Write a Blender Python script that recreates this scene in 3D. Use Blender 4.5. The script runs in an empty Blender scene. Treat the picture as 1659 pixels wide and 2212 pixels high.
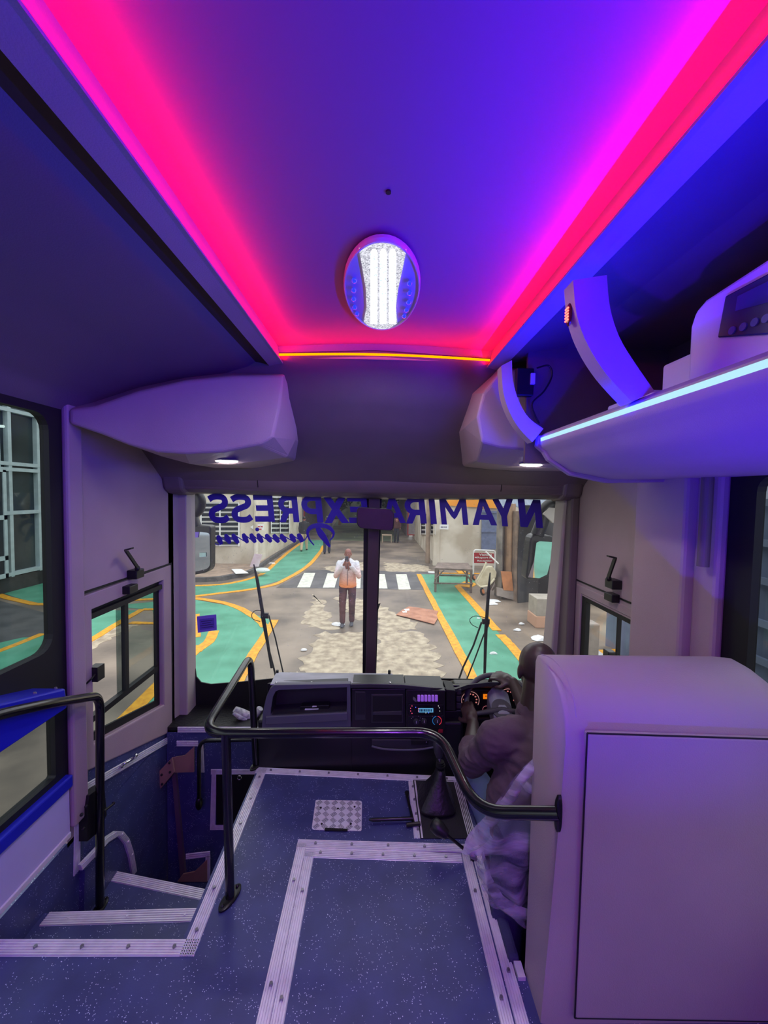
import bpy, bmesh, math, random
from mathutils import Vector as V, Matrix
random.seed(4)
D=bpy.data; COL=bpy.context.scene.collection; SC=bpy.context.scene
# ------------------------------------------------------------------ camera
FPX=831.; EYE=V((0,0,1.42))
pt,yw,rl=[math.radians(a) for a in (2.6,.86,1.0)]
cf=V((math.sin(yw)*math.cos(pt),math.cos(yw)*math.cos(pt),-math.sin(pt)))
cr0=V((math.cos(yw),-math.sin(yw),0)); cu0=cr0.cross(cf)
cr=cr0*math.cos(rl)+cu0*math.sin(rl); cu=-cr0*math.sin(rl)+cu0*math.cos(rl)
cam=D.cameras.new('camera'); camo=D.objects.new('camera',cam); COL.objects.link(camo)
m3=Matrix((cr,cu,-cf)).transposed(); camo.matrix_world=Matrix.Translation(EYE)@m3.to_4x4()
cam.sensor_fit='HORIZONTAL'; cam.sensor_width=36; cam.lens=36*FPX/1659; cam.clip_start=.02; cam.clip_end=300
SC.camera=camo
# ------------------------------------------------------------------ world, exposure
SC.view_settings.view_transform='Standard'; SC.view_settings.look='None'
SC.view_settings.exposure=0.0; SC.view_settings.gamma=1; SC.view_settings.use_curve_mapping=False
def lin(c):
    c=c/255.
    return c/12.92 if c<=.04045 else ((c+.055)/1.055)**2.4
def rgb(c): return (lin(c[0]),lin(c[1]),lin(c[2]),1)
w=D.worlds.new('overcast'); SC.world=w; w.use_nodes=True; nt=w.node_tree; nt.nodes.clear()
wo=nt.nodes.new('ShaderNodeOutputWorld'); bg=nt.nodes.new('ShaderNodeBackground'); nt.links.new(bg.outputs[0],wo.inputs[0])
tc=nt.nodes.new('ShaderNodeTexCoord'); sx=nt.nodes.new('ShaderNodeSeparateXYZ'); rp=nt.nodes.new('ShaderNodeValToRGB')
nt.links.new(tc.outputs['Generated'],sx.inputs[0]); nt.links.new(sx.outputs[2],rp.inputs[0]); nt.links.new(rp.outputs[0],bg.inputs[0])
rp.color_ramp.elements[0].color=(.62,.64,.66,1); rp.color_ramp.elements[1].color=(.95,.97,1,1)
bg.inputs[1].default_value=2.5
LG=[]
def arealight(name,loc,size,sizey,power,color,direction,spread=180):
    l=D.lights.new(name,'AREA'); l.shape='RECTANGLE'; l.size=size; l.size_y=sizey; l.energy=power; l.color=color; l.spread=math.radians(spread)
    o=D.objects.new(name,l); COL.objects.link(o); o.location=loc
    zz_=-V(direction).normalized(); yy_=V((0,1,0)); yy_=(yy_-zz_*yy_.dot(zz_)).normalized(); xx_=yy_.cross(zz_)
    o.rotation_euler=Matrix((xx_,yy_,zz_)).transposed().to_euler()
    o['kind']='helper'; return o
# ------------------------------------------------------------------ pixel to place
def P(ax,val,px,py):
    d=cr*((px-829.5)/FPX)+cu*((1106-py)/FPX)+cf
    return EYE+d*((val-EYE[ax])/d[ax])
def PP(p0,n,px,py):
    d=cr*((px-829.5)/FPX)+cu*((1106-py)/FPX)+cf; n=V(n)
    return EYE+d*((V(p0)-EYE).dot(n)/d.dot(n))
GZ=-1.5
def G(px,py,z=0): return P(2,GZ+z,px,py)
# ------------------------------------------------------------------ materials
MT={}
def M(name,c,rough=.6,metal=0,bump=0,bs=60,var=0,vs=6,c2=None,emit=None,es=0,spec=.5,coat=0,alpha=1):
    if name in MT: return MT[name]
    m=D.materials.new(name); m.use_nodes=True; t=m.node_tree; b=t.nodes['Principled BSDF']
    b.inputs['Base Color'].default_value=rgb(c); b.inputs['Roughness'].default_value=rough; b.inputs['Metallic'].default_value=metal
    b.inputs['Specular IOR Level'].default_value=spec; b.inputs['Coat Weight'].default_value=coat; b.inputs['Alpha'].default_value=alpha
    if emit: b.inputs['Emission Color'].default_value=(*emit,1); b.inputs['Emission Strength'].default_value=es
    g=t.nodes.new('ShaderNodeNewGeometry')
    if var or c2:
        n=t.nodes.new('ShaderNodeTexNoise'); n.inputs['Scale'].default_value=vs; n.inputs['Detail'].default_value=5
        t.links.new(g.outputs['Position'],n.inputs['Vector'])
        r=t.nodes.new('ShaderNodeValToRGB'); c2=c2 or tuple(max(0,x*(1-var)) for x in c)
        r.color_ramp.elements[0].color=rgb(c2); r.color_ramp.elements[1].color=rgb(c)
        r.color_ramp.elements[0].position=.35; r.color_ramp.elements[1].position=.65
        t.links.new(n.outputs[0],r.inputs[0]); t.links.new(r.outputs[0],b.inputs['Base Color'])
    if bump:
        n=t.nodes.new('ShaderNodeTexNoise'); n.inputs['Scale'].default_value=bs; n.inputs['Detail'].default_value=3
        t.links.new(g.outputs['Position'],n.inputs['Vector'])
        bm=t.nodes.new('ShaderNodeBump'); bm.inputs['Strength'].default_value=bump; bm.inputs['Distance'].default_value=.01
        t.links.new(n.outputs[0],bm.inputs['Height']); t.links.new(bm.outputs[0],b.inputs['Normal'])
    MT[name]=m; return m
def EM(name,c,s):
    m=D.materials.new(name); m.use_nodes=True; t=m.node_tree; t.nodes.clear()
    o=t.nodes.new('ShaderNodeOutputMaterial'); e=t.nodes.new('ShaderNodeEmission'); e.inputs[0].default_value=(*c,1); e.inputs[1].default_value=s
    t.links.new(e.outputs[0],o.inputs[0]); return m
def glass(name,tint,refl=.06,drops=False,haze=0):
    m=D.materials.new(name); m.use_nodes=True; t=m.node_tree; t.nodes.clear()
    o=t.nodes.new('ShaderNodeOutputMaterial'); tr=t.nodes.new('ShaderNodeBsdfTransparent'); tr.inputs[0].default_value=(*tint,1)
    gl=t.nodes.new('ShaderNodeBsdfGlossy'); gl.inputs['Roughness'].default_value=.02
    mx=t.nodes.new('ShaderNodeMixShader'); lw=t.nodes.new('ShaderNodeLayerWeight'); pw_=t.nodes.new('ShaderNodeMath'); pw_.operation='POWER'; pw_.inputs[1].default_value=5
    fr=t.nodes.new('ShaderNodeMath'); fr.operation='MULTIPLY_ADD'; fr.inputs[1].default_value=.45; fr.inputs[2].default_value=.02
    t.links.new(lw.outputs['Facing'],pw_.inputs[0]); t.links.new(pw_.outputs[0],fr.inputs[0]); t.links.new(fr.outputs[0],mx.inputs[0]); t.links.new(tr.outputs[0],mx.inputs[1]); t.links.new(gl.outputs[0],mx.inputs[2])
    out=mx
    if drops:
        g=t.nodes.new('ShaderNodeNewGeometry'); n=t.nodes.new('ShaderNodeTexVoronoi'); n.inputs['Scale'].default_value=55
        n2=t.nodes.new('ShaderNodeTexNoise'); n2.inputs['Scale'].default_value=5
        mp=t.nodes.new('ShaderNodeMapping'); mp.inputs['Scale'].default_value=(1,1,.55)
        t.links.new(g.outputs['Position'],mp.inputs[0]); t.links.new(mp.outputs[0],n.inputs['Vector']); t.links.new(g.outputs['Position'],n2.inputs['Vector'])
        a=t.nodes.new('ShaderNodeMath'); a.operation='LESS_THAN'; a.inputs[1].default_value=.09
        b=t.nodes.new('ShaderNodeMath'); b.operation='GREATER_THAN'; b.inputs[1].default_value=.52
        c=t.nodes.new('ShaderNodeMath'); c.operation='MULTIPLY'
        t.links.new(n.outputs['Distance'],a.inputs[0]); t.links.new(n2.outputs[0],b.inputs[0]); t.links.new(a.outputs[0],c.inputs[0]); t.links.new(b.outputs[0],c.inputs[1])
        df=t.nodes.new('ShaderNodeBsdfDiffuse'); df.inputs[0].default_value=(.6,.62,.65,1)
        tl=t.nodes.new('ShaderNodeBsdfTranslucent'); tl.inputs[0].default_value=(.8,.8,.8,1)
        md=t.nodes.new('ShaderNodeMixShader'); t.links.new(df.outputs[0],md.inputs[1]); t.links.new(tl.outputs[0],md.inputs[2])
        d=t.nodes.new('ShaderNodeMath'); d.operation='MULTIPLY_ADD'; d.inputs[1].default_value=.35; d.inputs[2].default_value=haze  # even pale haze mixed over the whole pane to soften contrast
        t.links.new(c.outputs[0],d.inputs[0])
        m2=t.nodes.new('ShaderNodeMixShader'); t.links.new(d.outputs[0],m2.inputs[0]); t.links.new(mx.outputs[0],m2.inputs[1]); t.links.new(md.outputs[0],m2.inputs[2]); out=m2
    t.links.new(out.outputs[0],o.inputs[0]); MT[name]=m; return m
# ------------------------------------------------------------------ mesh builder
WO={}   # world origin of every object that parents others
class MB:
    def __init__(s): s.v=[]; s.f=[]
    def add(s,vs,fs):
        k=len(s.v); s.v+=[V(a) for a in vs]; s.f+=[tuple(i+k for i in f) for f in fs]; return s
    def box(s,a,b):
        x0,y0,z0=a; x1,y1,z1=b
        return s.add([(x0,y0,z0),(x1,y0,z0),(x1,y1,z0),(x0,y1,z0),(x0,y0,z1),(x1,y0,z1),(x1,y1,z1),(x0,y1,z1)],
          [(0,3,2,1),(4,5,6,7),(0,1,5,4),(1,2,6,5),(2,3,7,6),(3,0,4,7)])
    def obox(s,c,ax,ay,az):   # oriented box: centre and three half-vectors
        c,ax,ay,az=V(c),V(ax),V(ay),V(az)
        return s.add([c-ax-ay-az,c+ax-ay-az,c+ax+ay-az,c-ax+ay-az,c-ax-ay+az,c+ax-ay+az,c+ax+ay+az,c-ax+ay+az],
          [(0,3,2,1),(4,5,6,7),(0,1,5,4),(1,2,6,5),(2,3,7,6),(3,0,4,7)])
    def prism(s,poly,d):      # closed outline pushed along d
        d=V(d); n=len(poly); poly=[V(p) for p in poly]
        return s.add(poly+[p+d for p in poly],[tuple(range(n)),tuple(range(2*n-1,n-1,-1))]+[(i,i+n,(i+1)%n+n,(i+1)%n) for i in range(n)])
    def loft(s,rings,closed=True,caps=True):
        n=len(rings[0]); vs=[p for r in rings for p in r]; fs=[]
        for k in range(len(rings)-1):
            for i in range(n if closed else n-1):
                j=(i+1)%n; fs.append((k*n+i,k*n+j,(k+1)*n+j,(k+1)*n+i))
        if caps and closed: fs+=[tuple(range(n-1,-1,-1)),tuple((len(rings)-1)*n+i for i in range(n))]
        return s.add(vs,fs)
    def tube(s,path,r,seg=10,closed=False):
        path=[V(p) for p in path]; n=len(path); rr=r if isinstance(r,(list,tuple)) else [r]*n
        rings=[]; ref=None
        for i,p in enumerate(path):
            if closed: t=(path[(i+1)%n]-path[i-1])
            else: t=(path[min(i+1,n-1)]-path[max(i-1,0)])
            t.normalize()
            if ref is None: ref=t.orthogonal().normalized()
            ref=(ref-t*ref.dot(t)); ref=ref.normalized() if ref.length>1e-6 else t.orthogonal().normalized()
            b=t.cross(ref)
            rings.append([p+(ref*math.cos(a)+b*math.sin(a))*rr[i] for a in [2*math.pi*k/seg for k in range(seg)]])
        if closed:
            rings.append(rings[0]); return s.loft(rings,True,False)
        return s.loft(rings)
    def cyl(s,a,b,r0,r1=None,seg=16): return s.tube([a,b],[r0,r0 if r1 is None else r1],seg)
    def ball(s,c,r,nu=14,nv=9,rot=None):
        c=V(c); r=(r,r,r) if isinstance(r,(int,float)) else r
        rings=[]
        for j in range(nv+1):
            th=math.pi*(j+.001 if j==0 else j-.001 if j==nv else j)/nv
            ring=[]
            for i in range(nu):
                p=V((r[0]*math.sin(th)*math.cos(2*math.pi*i/nu),r[1]*math.sin(th)*math.sin(2*math.pi*i/nu),-r[2]*math.cos(th)))
                if rot: p=rot@p
                ring.append(c+p)
            rings.append(ring)
        return s.loft(rings)
    def cap(s,a,b,ra,rb,seg=12):   # capsule with round ends
        a,b=V(a),V(b); s.ball(a,ra,seg,8); s.ball(b,rb,seg,8); return s.cyl(a,b,ra,rb,seg)
    def grid(s,fn,nu,nv,thick=None):
        pts=[[V(fn(i/nu,j/nv)) for j in range(nv+1)] for i in range(nu+1)]
        vs=[p for r in pts for p in r]; n=nv+1
        fs=[(i*n+j,(i+1)*n+j,(i+1)*n+j+1,i*n+j+1) for i in range(nu) for j in range(nv)]
        if thick is None: return s.add(vs,fs)
        d=V(thick); N=len(vs); vs2=vs+[p+d for p in vs]; fs2=fs+[tuple(a+N for a in reversed(f)) for f in fs]
        bd=[(i*n,(i+1)*n) for i in range(nu)]+[((i+1)*n+nv,i*n+nv) for i in range(nu)]+[(j+1,j) for j in range(nv)]+[(nu*n+j,nu*n+j+1) for j in range(nv)]
        fs2+=[(b,a,a+N,b+N) for a,b in bd]
        return s.add(vs2,fs2)
    def build(s,name,mat,parent=None,smooth=False,bevel=0,seg=2,solid=0,sub=0,org=None):
        o0=WO.get(parent.name,V((0,0,0))) if parent else None
        if parent is None:
            if org is not None: o0=V(org)
            else:
                xs=[p.x for p in s.v]; ys=[p.y for p in s.v]; zs=[p.z for p in s.v]
                o0=V(((min(xs)+max(xs))/2,(min(ys)+max(ys))/2,min(zs)))
        me=D.meshes.new(name); me.from_pydata([p-o0 for p in s.v],[],s.f); me.validate()
        bm=bmesh.new(); bm.from_mesh(me); bmesh.ops.recalc_face_normals(bm,faces=bm.faces); bm.to_mesh(me); bm.free()
        me.materials.append(mat)
        o=D.objects.new(name,me); COL.objects.link(o)
        if parent: o.parent=parent
        else: o.location=o0
        WO[o.name]=o0
        if smooth:
            for p in me.polygons: p.use_smooth=True
            try: me.set_sharp_from_angle(angle=math.radians(smooth if smooth>1 else 50))
            except Exception: pass
        if bevel:
            b=o.modifiers.new('bevel','BEVEL'); b.width=bevel; b.segments=seg; b.limit_method='ANGLE'; b.angle_limit=math.radians(35)
        if solid:
            b=o.modifiers.new('solid','SOLIDIFY'); b.thickness=solid
        if sub:
            b=o.modifiers.new('sub','SUBSURF'); b.levels=sub; b.render_levels=sub
        return o
def tag(o,label=None,cat=None,group=None,kind=None):
    if label: o['label']=label
    if cat: o['category']=cat
    if group: o['group']=group
    if kind: o['kind']=kind
    return o
def T(name,label,cat,loc,group=None,kind=None):
    o=D.objects.new(name,None); COL.objects.link(o); o.location=loc; o.empty_display_size=.05; WO[o.name]=V(loc)
    return tag(o,label,cat,group,kind)
def ST(o): o['kind']='structure'; return o
def ribs(mb,p0,p1,wv,up,n=6,h=.0042):   # ribbed metal strip: centreline, half-width vector, up vector
    p0,p1,wv,up=V(p0),V(p1),V(wv),V(up).normalized()
    pr=[(-1,0)]
    for k in range(n):
        a=-1+2*k/n; d=2/n
        pr+=[(a+d*.10,h*.15),(a+d*.22,h),(a+d*.72,h),(a+d*.84,h*.15)]
    pr+=[(1,0)]
    mb.loft([[p+wv*a+up*b for a,b in pr] for p in (p0,p1)])
def screws(mb,p0,p1,n,up,r=.006):
    p0,p1,up=V(p0),V(p1),V(up).normalized()
    for k in range(n):
        c=p0.lerp(p1,(k+.5)/n); mb.cyl(c,c+up*.006,r,r*.8,10)
def smooth_path(pts,n=6,closed=False):
    pts=[V(p) for p in pts]; out=[]; N=len(pts)
    for i in range(N if closed else N-1):
        g=lambda k: pts[k%N] if closed else pts[max(0,min(N-1,k))]
        a,b,c,d=g(i-1),g(i),g(i+1),g(i+2)
        for k in range(n):
            t=k/n; out.append(.5*((2*b)+(c-a)*t+(2*a-5*b+4*c-d)*t*t+(3*b-a-3*c+d)*t**3))
    if not closed: out.append(pts[-1])
    return out
def bend(pts,r=.08,n=6):     # polyline with rounded corners
    pts=[V(p) for p in pts]; out=[pts[0]]
    for a,b,c in zip(pts,pts[1:],pts[2:]):
        u=(a-b); v=(c-b); rr=min(r,u.length*.48,v.length*.48); p=b+u.normalized()*rr; q=b+v.normalized()*rr
        for k in range(n+1):
            t=k/n; out.append(p*(1-t)**2+b*2*t*(1-t)+q*t*t)
    out.append(pts[-1]); return out
_gl={}
def glyph(txt,off=.0,align=None):
    k=(txt,off)
    if k in _gl: return _gl[k]
    c=D.curves.new('t','FONT'); c.body=txt; c.offset=off; c.extrude=.5; c.resolution_u=4
    o=D.objects.new('t',c); COL.objects.link(o); dg=bpy.context.evaluated_depsgraph_get(); dg.update()
    me=D.meshes.new_from_object(o.evaluated_get(dg)); vs=[v.co.copy() for v in me.vertices]; fs=[tuple(p.vertices) for p in me.polygons]
    D.objects.remove(o); D.curves.remove(c); D.meshes.remove(me)
    x0=min(p.x for p in vs); x1=max(p.x for p in vs); y0=min(p.y for p in vs); y1=max(p.y for p in vs)
    vs=[((p.x-x0)/(x1-x0),(p.y-y0)/(y1-y0),p.z) for p in vs]; _gl[k]=(vs,fs,(x1-x0)/(y1-y0)); return _gl[k]
def put_text(mb,txt,fn,nrm,th=.001,off=0):   # fn(u,v) gives a point; letters stand th proud along nrm
    vs,fs,_=glyph(txt,off); n=V(nrm)
    mb.add([V(fn(u,v))+n*(th*(z+.5)) for u,v,z in vs],fs)
def bars(mb,fn,ws,th=.001):   # unreadable small print as plain dashes
    u=0; n=V((0,-th,0))
    for k,w_ in enumerate(ws):
        if k%2==0: mb.prism([fn(u,.1),fn(u+w_,.1),fn(u+w_,.9),fn(u,.9)],n)
        u+=w_
def voxel(mb,name,mat,parent,vox=.006,sm=6,fold=0):   # one continuous skin over overlapping volumes
    me=D.meshes.new('tmp'); me.from_pydata(mb.v,[],mb.f); me.validate()
    bm=bmesh.new(); bm.from_mesh(me); bmesh.ops.recalc_face_normals(bm,faces=bm.faces); bm.to_mesh(me); bm.free()
    o=D.objects.new('tmp',me); COL.objects.link(o)
    r=o.modifiers.new('r','REMESH'); r.mode='VOXEL'; r.voxel_size=vox
    s=o.modifiers.new('s','SMOOTH'); s.iterations=sm; s.factor=.5
    dg=bpy.context.evaluated_depsgraph_get(); dg.update()
    m2=D.meshes.new_from_object(o.evaluated_get(dg)); D.objects.remove(o); D.meshes.remove(me)
    if fold:   # cloth creases
        from mathutils import noise
        nn=[v.normal.copy() for v in m2.vertices]
        for v,vn in zip(m2.vertices,nn):
            c=v.co.copy(); f=noise.noise(V((c.x*9,c.y*9,c.z*26)))+.5*noise.noise(V((c.x*30+c.z*20,c.y*24,c.z*30)))
            v.co=c+vn*(fold*(1-2*abs(f)))
    q=MB(); q.add([v.co.copy() for v in m2.vertices],[tuple(p.vertices) for p in m2.polygons]); D.meshes.remove(m2)
    return q.build(name,mat,parent,smooth=180)
# ------------------------------------------------------------------ shared materials
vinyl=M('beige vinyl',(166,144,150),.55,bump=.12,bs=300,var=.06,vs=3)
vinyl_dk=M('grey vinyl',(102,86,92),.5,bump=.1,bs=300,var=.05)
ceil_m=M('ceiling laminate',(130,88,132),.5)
black=M('black paint',(14,13,16),.35,var=.2)
blackgl=M('glossy black rail',(13,12,15),.24,spec=.6,coat=.2)
rubber=M('black rubber',(9,9,11),.6)
plast=M('charcoal plastic',(46,45,52),.5,bump=.08,bs=500,var=.1)
plast_g=M('slate plastic',(80,80,94),.5,bump=.06,bs=500)
plast_b=M('black plastic',(16,15,19),.42,bump=.05,bs=500)
alu=M('ribbed aluminium',(232,230,234),.42,.35,var=.06,vs=30)
steel=M('steel',(170,170,175),.25,.9)
screwm=M('screw steel',(150,148,155),.3,.8)
bluepaint=M('blue gloss paint',(28,34,165),.35)
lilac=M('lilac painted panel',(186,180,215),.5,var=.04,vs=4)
def speckle():
    m=M('blue speckled vinyl',(64,72,118),.42,var=.12,vs=9,bump=.05,bs=200); t=m.node_tree; b=t.nodes['Principled BSDF']
    src=b.inputs['Base Color'].links[0].from_socket; g=t.nodes['Geometry'] if 'Geometry' in t.nodes else [n for n in t.nodes if n.type=='NEW_GEOMETRY'][0]
    for sc,th,col in ((150,.17,(210,215,235)),(60,.075,(225,230,245)),(22,.045,(15,15,25))):
        v=t.nodes.new('ShaderNodeTexVoronoi'); v.inputs['Scale'].default_value=sc; t.links.new(g.outputs['Position'],v.inputs['Vector'])
        a=t.nodes.new('ShaderNodeMath'); a.operation='LESS_THAN'; a.inputs[1].default_value=th; t.links.new(v.outputs['Distance'],a.inputs[0])
        n=t.nodes.new('ShaderNodeTexNoise'); n.inputs['Scale'].default_value=sc*.13; t.links.new(g.outputs['Position'],n.inputs['Vector'])
        q=t.nodes.new('ShaderNodeMath'); q.operation='GREATER_THAN'; q.inputs[1].default_value=.5 if sc>30 else .62; t.links.new(n.outputs[0],q.inputs[0])
        k=t.nodes.new('ShaderNodeMath'); k.operation='MULTIPLY'; t.links.new(a.outputs[0],k.inputs[0]); t.links.new(q.outputs[0],k.inputs[1])
        mx=t.nodes.new('ShaderNodeMix'); mx.data_type='RGBA'; t.links.new(k.outputs[0],mx.inputs[0]); t.links.new(src,mx.inputs[6]); mx.inputs[7].default_value=rgb(col)
        src=mx.outputs[2]
    t.links.new(src,b.inputs['Base Color']); return m
spk=speckle()
g_clear=glass('windscreen glass',(.97,.98,.975),drops=True,haze=.03)
g_tint=glass('tinted side glass',(.66,.70,.70))
g_plain=glass('clear side glass',(.98,.99,.985))
XL,XR=-1.25,1.2
# ================================================================== BUS SHELL
# platform floor: outline with the stairwell cut out
YB=-2.6
S0=P(2,0,415,2012); S1=P(2,0,556,1660); E1=P(2,0,1010,1682)
sx0=-.585
fl=MB()
fl.prism([(XL,YB,0),(XR,YB,0),(XR,1.07,0),(.43,1.07,0),(.455,E1.y,0),(S1.x+.005,S1.y,0),(sx0,1.165,0),(XL,1.165,0)],(0,0,-.06))
ST(fl.build('floor',spk,org=(0,0,0)))
# structure below the platform: stairwell sides and the sunken driver floor
b=MB(); b.box((.46,1.07,-.52),(XR,2.45,-.46)); b.box((.44,1.07,-.5),(.455,1.9,-.06)); b.box((.46,1.05,-.5),(XR,1.07,-.06))
ST(b.build('floor_driver',M('driver floor mat',(26,26,34),.7,bump=.2,bs=80)))
b=MB(); b.prism([(sx0-.012,1.165,-.001),(sx0,1.165,-.001),(S1.x+.012,S1.y+.0,-.001),(S1.x,S1.y,-.001)],(0,0,-1.05)); b.box((XL,1.14,-.42),(sx0,1.165,-.002))
ST(b.build('wall_stairwell',spk))
# steps
st=T('entrance_steps','blue speckled steps with ribbed aluminium nosings going down to the entrance door','steps',(-.95,1.5,-1.05))
a0,a1=P(2,-.2,110,1972),P(2,-.2,420,1962); c0,c1=P(2,-.42,240,1888),P(2,-.42,440,1925)
MB().prism([(XL,1.165,-.2),(sx0-.012,1.165,-.2),(a1.x+.07,a1.y,-.2),(XL,a0.y,-.2)],(0,0,-.8)).build('step',spk,st)
MB().prism([(XL,a0.y,-.42),(sx0-.012,a1.y,-.42),(-.6,c1.y-.02,-.42),(XL,c0.y+.01,-.42)],(0,0,-.6)).build('step',spk,st)
MB().prism([(XL,1.7,-.98),(-.6,1.65,-.98),(-.6,2.3,-.98),(XL,2.3,-.98)],(0,0,-.05)).build('step',spk,st)
q=MB(); w2=V((0,.024,0)); ribs(q,V((XL+.02,a0.y-.022,-.2)),V((sx0-.013,a1.y-.022,-.2)),w2,(0,0,1)); screws(q,V((XL,a0.y-.022,-.2)),V((sx0-.02,a1.y-.022,-.2)),3,(0,0,1)); q.build('nosing',alu,st)
q=MB(); ribs(q,V((XL+.01,c0.y-.01,-.42)),V((-.61,c1.y-.045,-.42)),w2,(0,0,1)); screws(q,V((XL,c0.y-.01,-.42)),V((-.61,c1.y-.045,-.42)),3,(0,0,1)); q.build('nosing',alu,st)
# ribbed trim strips on the platform
def strip(a,b,wid,n,label,grp='aluminium floor strips',ns=4):
    a,b=V(a),V(b); t=(b-a).normalized(); wv=V((t.y,-t.x,0))*wid/2
    r=T('floor_strip',label,'floor strip',(a+b)/2,grp); q=MB(); ribs(q,a,b,wv,(0,0,1),n); q.build('ribbed_strip',alu,r)
    q=MB(); screws(q,a+V((0,0,.003)),b+V((0,0,.003)),ns,(0,0,1)); q.build('screws',screwm,r)
z=.0005
strip((XL,1.142,z),(sx0+.045,1.142,z),.044,6,'ribbed aluminium strip along the platform edge above the steps',ns=5)
strip((sx0+.022,1.12,z),(S1.x+.03,S1.y-.0,z),.044,6,'long ribbed aluminium strip along the platform edge beside the stairwell, passing the black post',ns=6)
strip((S1.x+.0,S1.y-.015,z),(.44,E1.y-.012,z),.04,5,'plain aluminium strip along the front edge of the platform under the dashboard',ns=7)
h1=P(2,0,645,1812); hx0,hx1,hx2=-.305,-.267,-.229; hy=1.50
strip((hx0+.019,-.6,z),(hx0+.019,hy+.0,z),.037,5,'outer left strip of the double aluminium frame around the floor hatch',ns=7)
strip((hx1+.019,-.6,z),(hx1+.019,hy-.04,z),.037,5,'inner left strip of the double aluminium frame around the floor hatch',ns=7)
strip((hx0,hy+.0,z),(.43,hy-.02,z),.037,5,'outer far strip of the floor hatch frame, in front of the gear lever',ns=5)
strip((hx1,hy-.04,z),(.35,hy-.06,z),.037,5,'inner far strip of the floor hatch frame, nearer the camera',ns=5)
strip((.371,-.6,z),(.371,hy-.04,z),.037,5,'inner right strip of the floor hatch frame',ns=7)
strip((.409,-.6,z),(.414,E1.y-.02,z),.037,5,'outer right strip of the platform edge beside the driver, running on to the dashboard',ns=8)
g0,g1=P(2,0,886,1688),P(2,0,905,1812)
strip((g0.x+.01,g0.y,z),(g1.x,g1.y,z),.04,3,'short aluminium strip between the blue floor and the black gear lever mat',ns=4)
# left wall: pieces round the passenger window and the door
def wallx(name,mat,X,th,rects,**k):
    q=MB()
    for y0,y1,z0,z1 in rects: q.box((X,y0,z0),(X+th,y1,z1))
    return ST(q.build(name,mat,**k))
wallx('wall_left',vinyl,XL-.05,.05,[(1.53,1.60,-.05,1.9),(1.60,2.5,.985,1.9),(2.33,2.5,-.05,1.0),(YB,1.53,1.74,1.9),(YB,.2,-.05,.3),])
b=MB(); b.box((XL,1.535,.03),(XL+.028,1.615,1.80)); ST(b.build('trim_1',vinyl,bevel=.01))
b=MB(); b.box((XL-.05,YB,-1.05),(XL,1.6,-.03)); b.box((XL-.05,2.33,-1.05),(XL,2.5,-.05)); ST(b.build('wall_left_lower',spk))
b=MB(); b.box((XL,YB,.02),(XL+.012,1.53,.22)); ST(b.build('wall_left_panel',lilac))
b=MB(); b.box((XL,YB,.0),(XL+.018,1.53,.022)); ST(b.build('baseboard_left',M('white batten',(205,200,205),.5),bevel=.003))
b=MB(); b.box((XL-.01,YB,.215),(XL+.03,1.53,.265)); ST(b.build('trim_2',bluepaint,bevel=.006))
# passenger window on the left: black surround with two panes
wn=T('window_1','tall left passenger window in a black rubber surround','window',(XL,.5,.27),kind='structure')
def rrect(y0,y1,z0,z1,r,n=5):
    out=[]
    for cy,cz,a0 in ((y1-r,z1-r,0),(y0+r,z1-r,90),(y0+r,z0+r,180),(y1-r,z0+r,270)):
        for k in range(n+1):
            a=math.radians(a0+90*k/n); out.append((cy+r*math.cos(a),cz+r*math.sin(a)))
    return out
def ringx(mb,X,th,outer,inner):   # flat ring between an outer rectangle and an inner rounded one
    n=len(inner); q=n//4; o=[]
    y0,y1,z0,z1=outer
    for k in range(n):
        y,zz=inner[k]; c=k//q
        o.append([(y1,z1),(y0,z1),(y0,z0),(y1,z0)][c])
    A=[V((X,a,c)) for a,c in inner]; B=[V((X,a,c)) for a,c in o]
    vs=A+B+[p+V((th,0,0)) for p in A]+[p+V((th,0,0)) for p in B]; fs=[]
    for i in range(n):
        j=(i+1)%n
        fs+=[(i,j,n+j,n+i),(2*n+i,3*n+i,3*n+j,2*n+j),(i,2*n+i,2*n+j,j),(n+i,n+j,3*n+j,3*n+i)]
    mb.add(vs,fs)
q=MB(); ringx(q,XL-.03,.035,(YB,1.55,.62,1.755),rrect(YB+.3,1.478,.80,1.70,.06)); ringx(q,XL-.03,.034,(YB,1.55,.225,.63),rrect(YB+.3,1.478,.29,.57,.01)); q.build('window_frame',rubber,wn)
q=MB(); q.box((XL-.02,YB+.2,.25),(XL-.014,1.52,1.73)); q.build('pane',g_tint,wn)
b=MB(); b.prism([P(0,-1.13,-60,1535),P(0,-1.13,142,1487),P(0,-1.13,146,1529),P(0,-1.13,-60,1668)],(-.12,0,0))
bo=b.build('blue_rail',bluepaint,bevel=.006); tag(bo,'thick glossy blue padded rail running across the left passenger window','rail')
q=MB()
for px,py in ((75,1500),(120,1489)):
    c=P(0,-1.16,px,py); q.cyl(c,c+V((0,0,.008)),.006,.004,8)
q.build('screws',screwm,bo)
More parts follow.
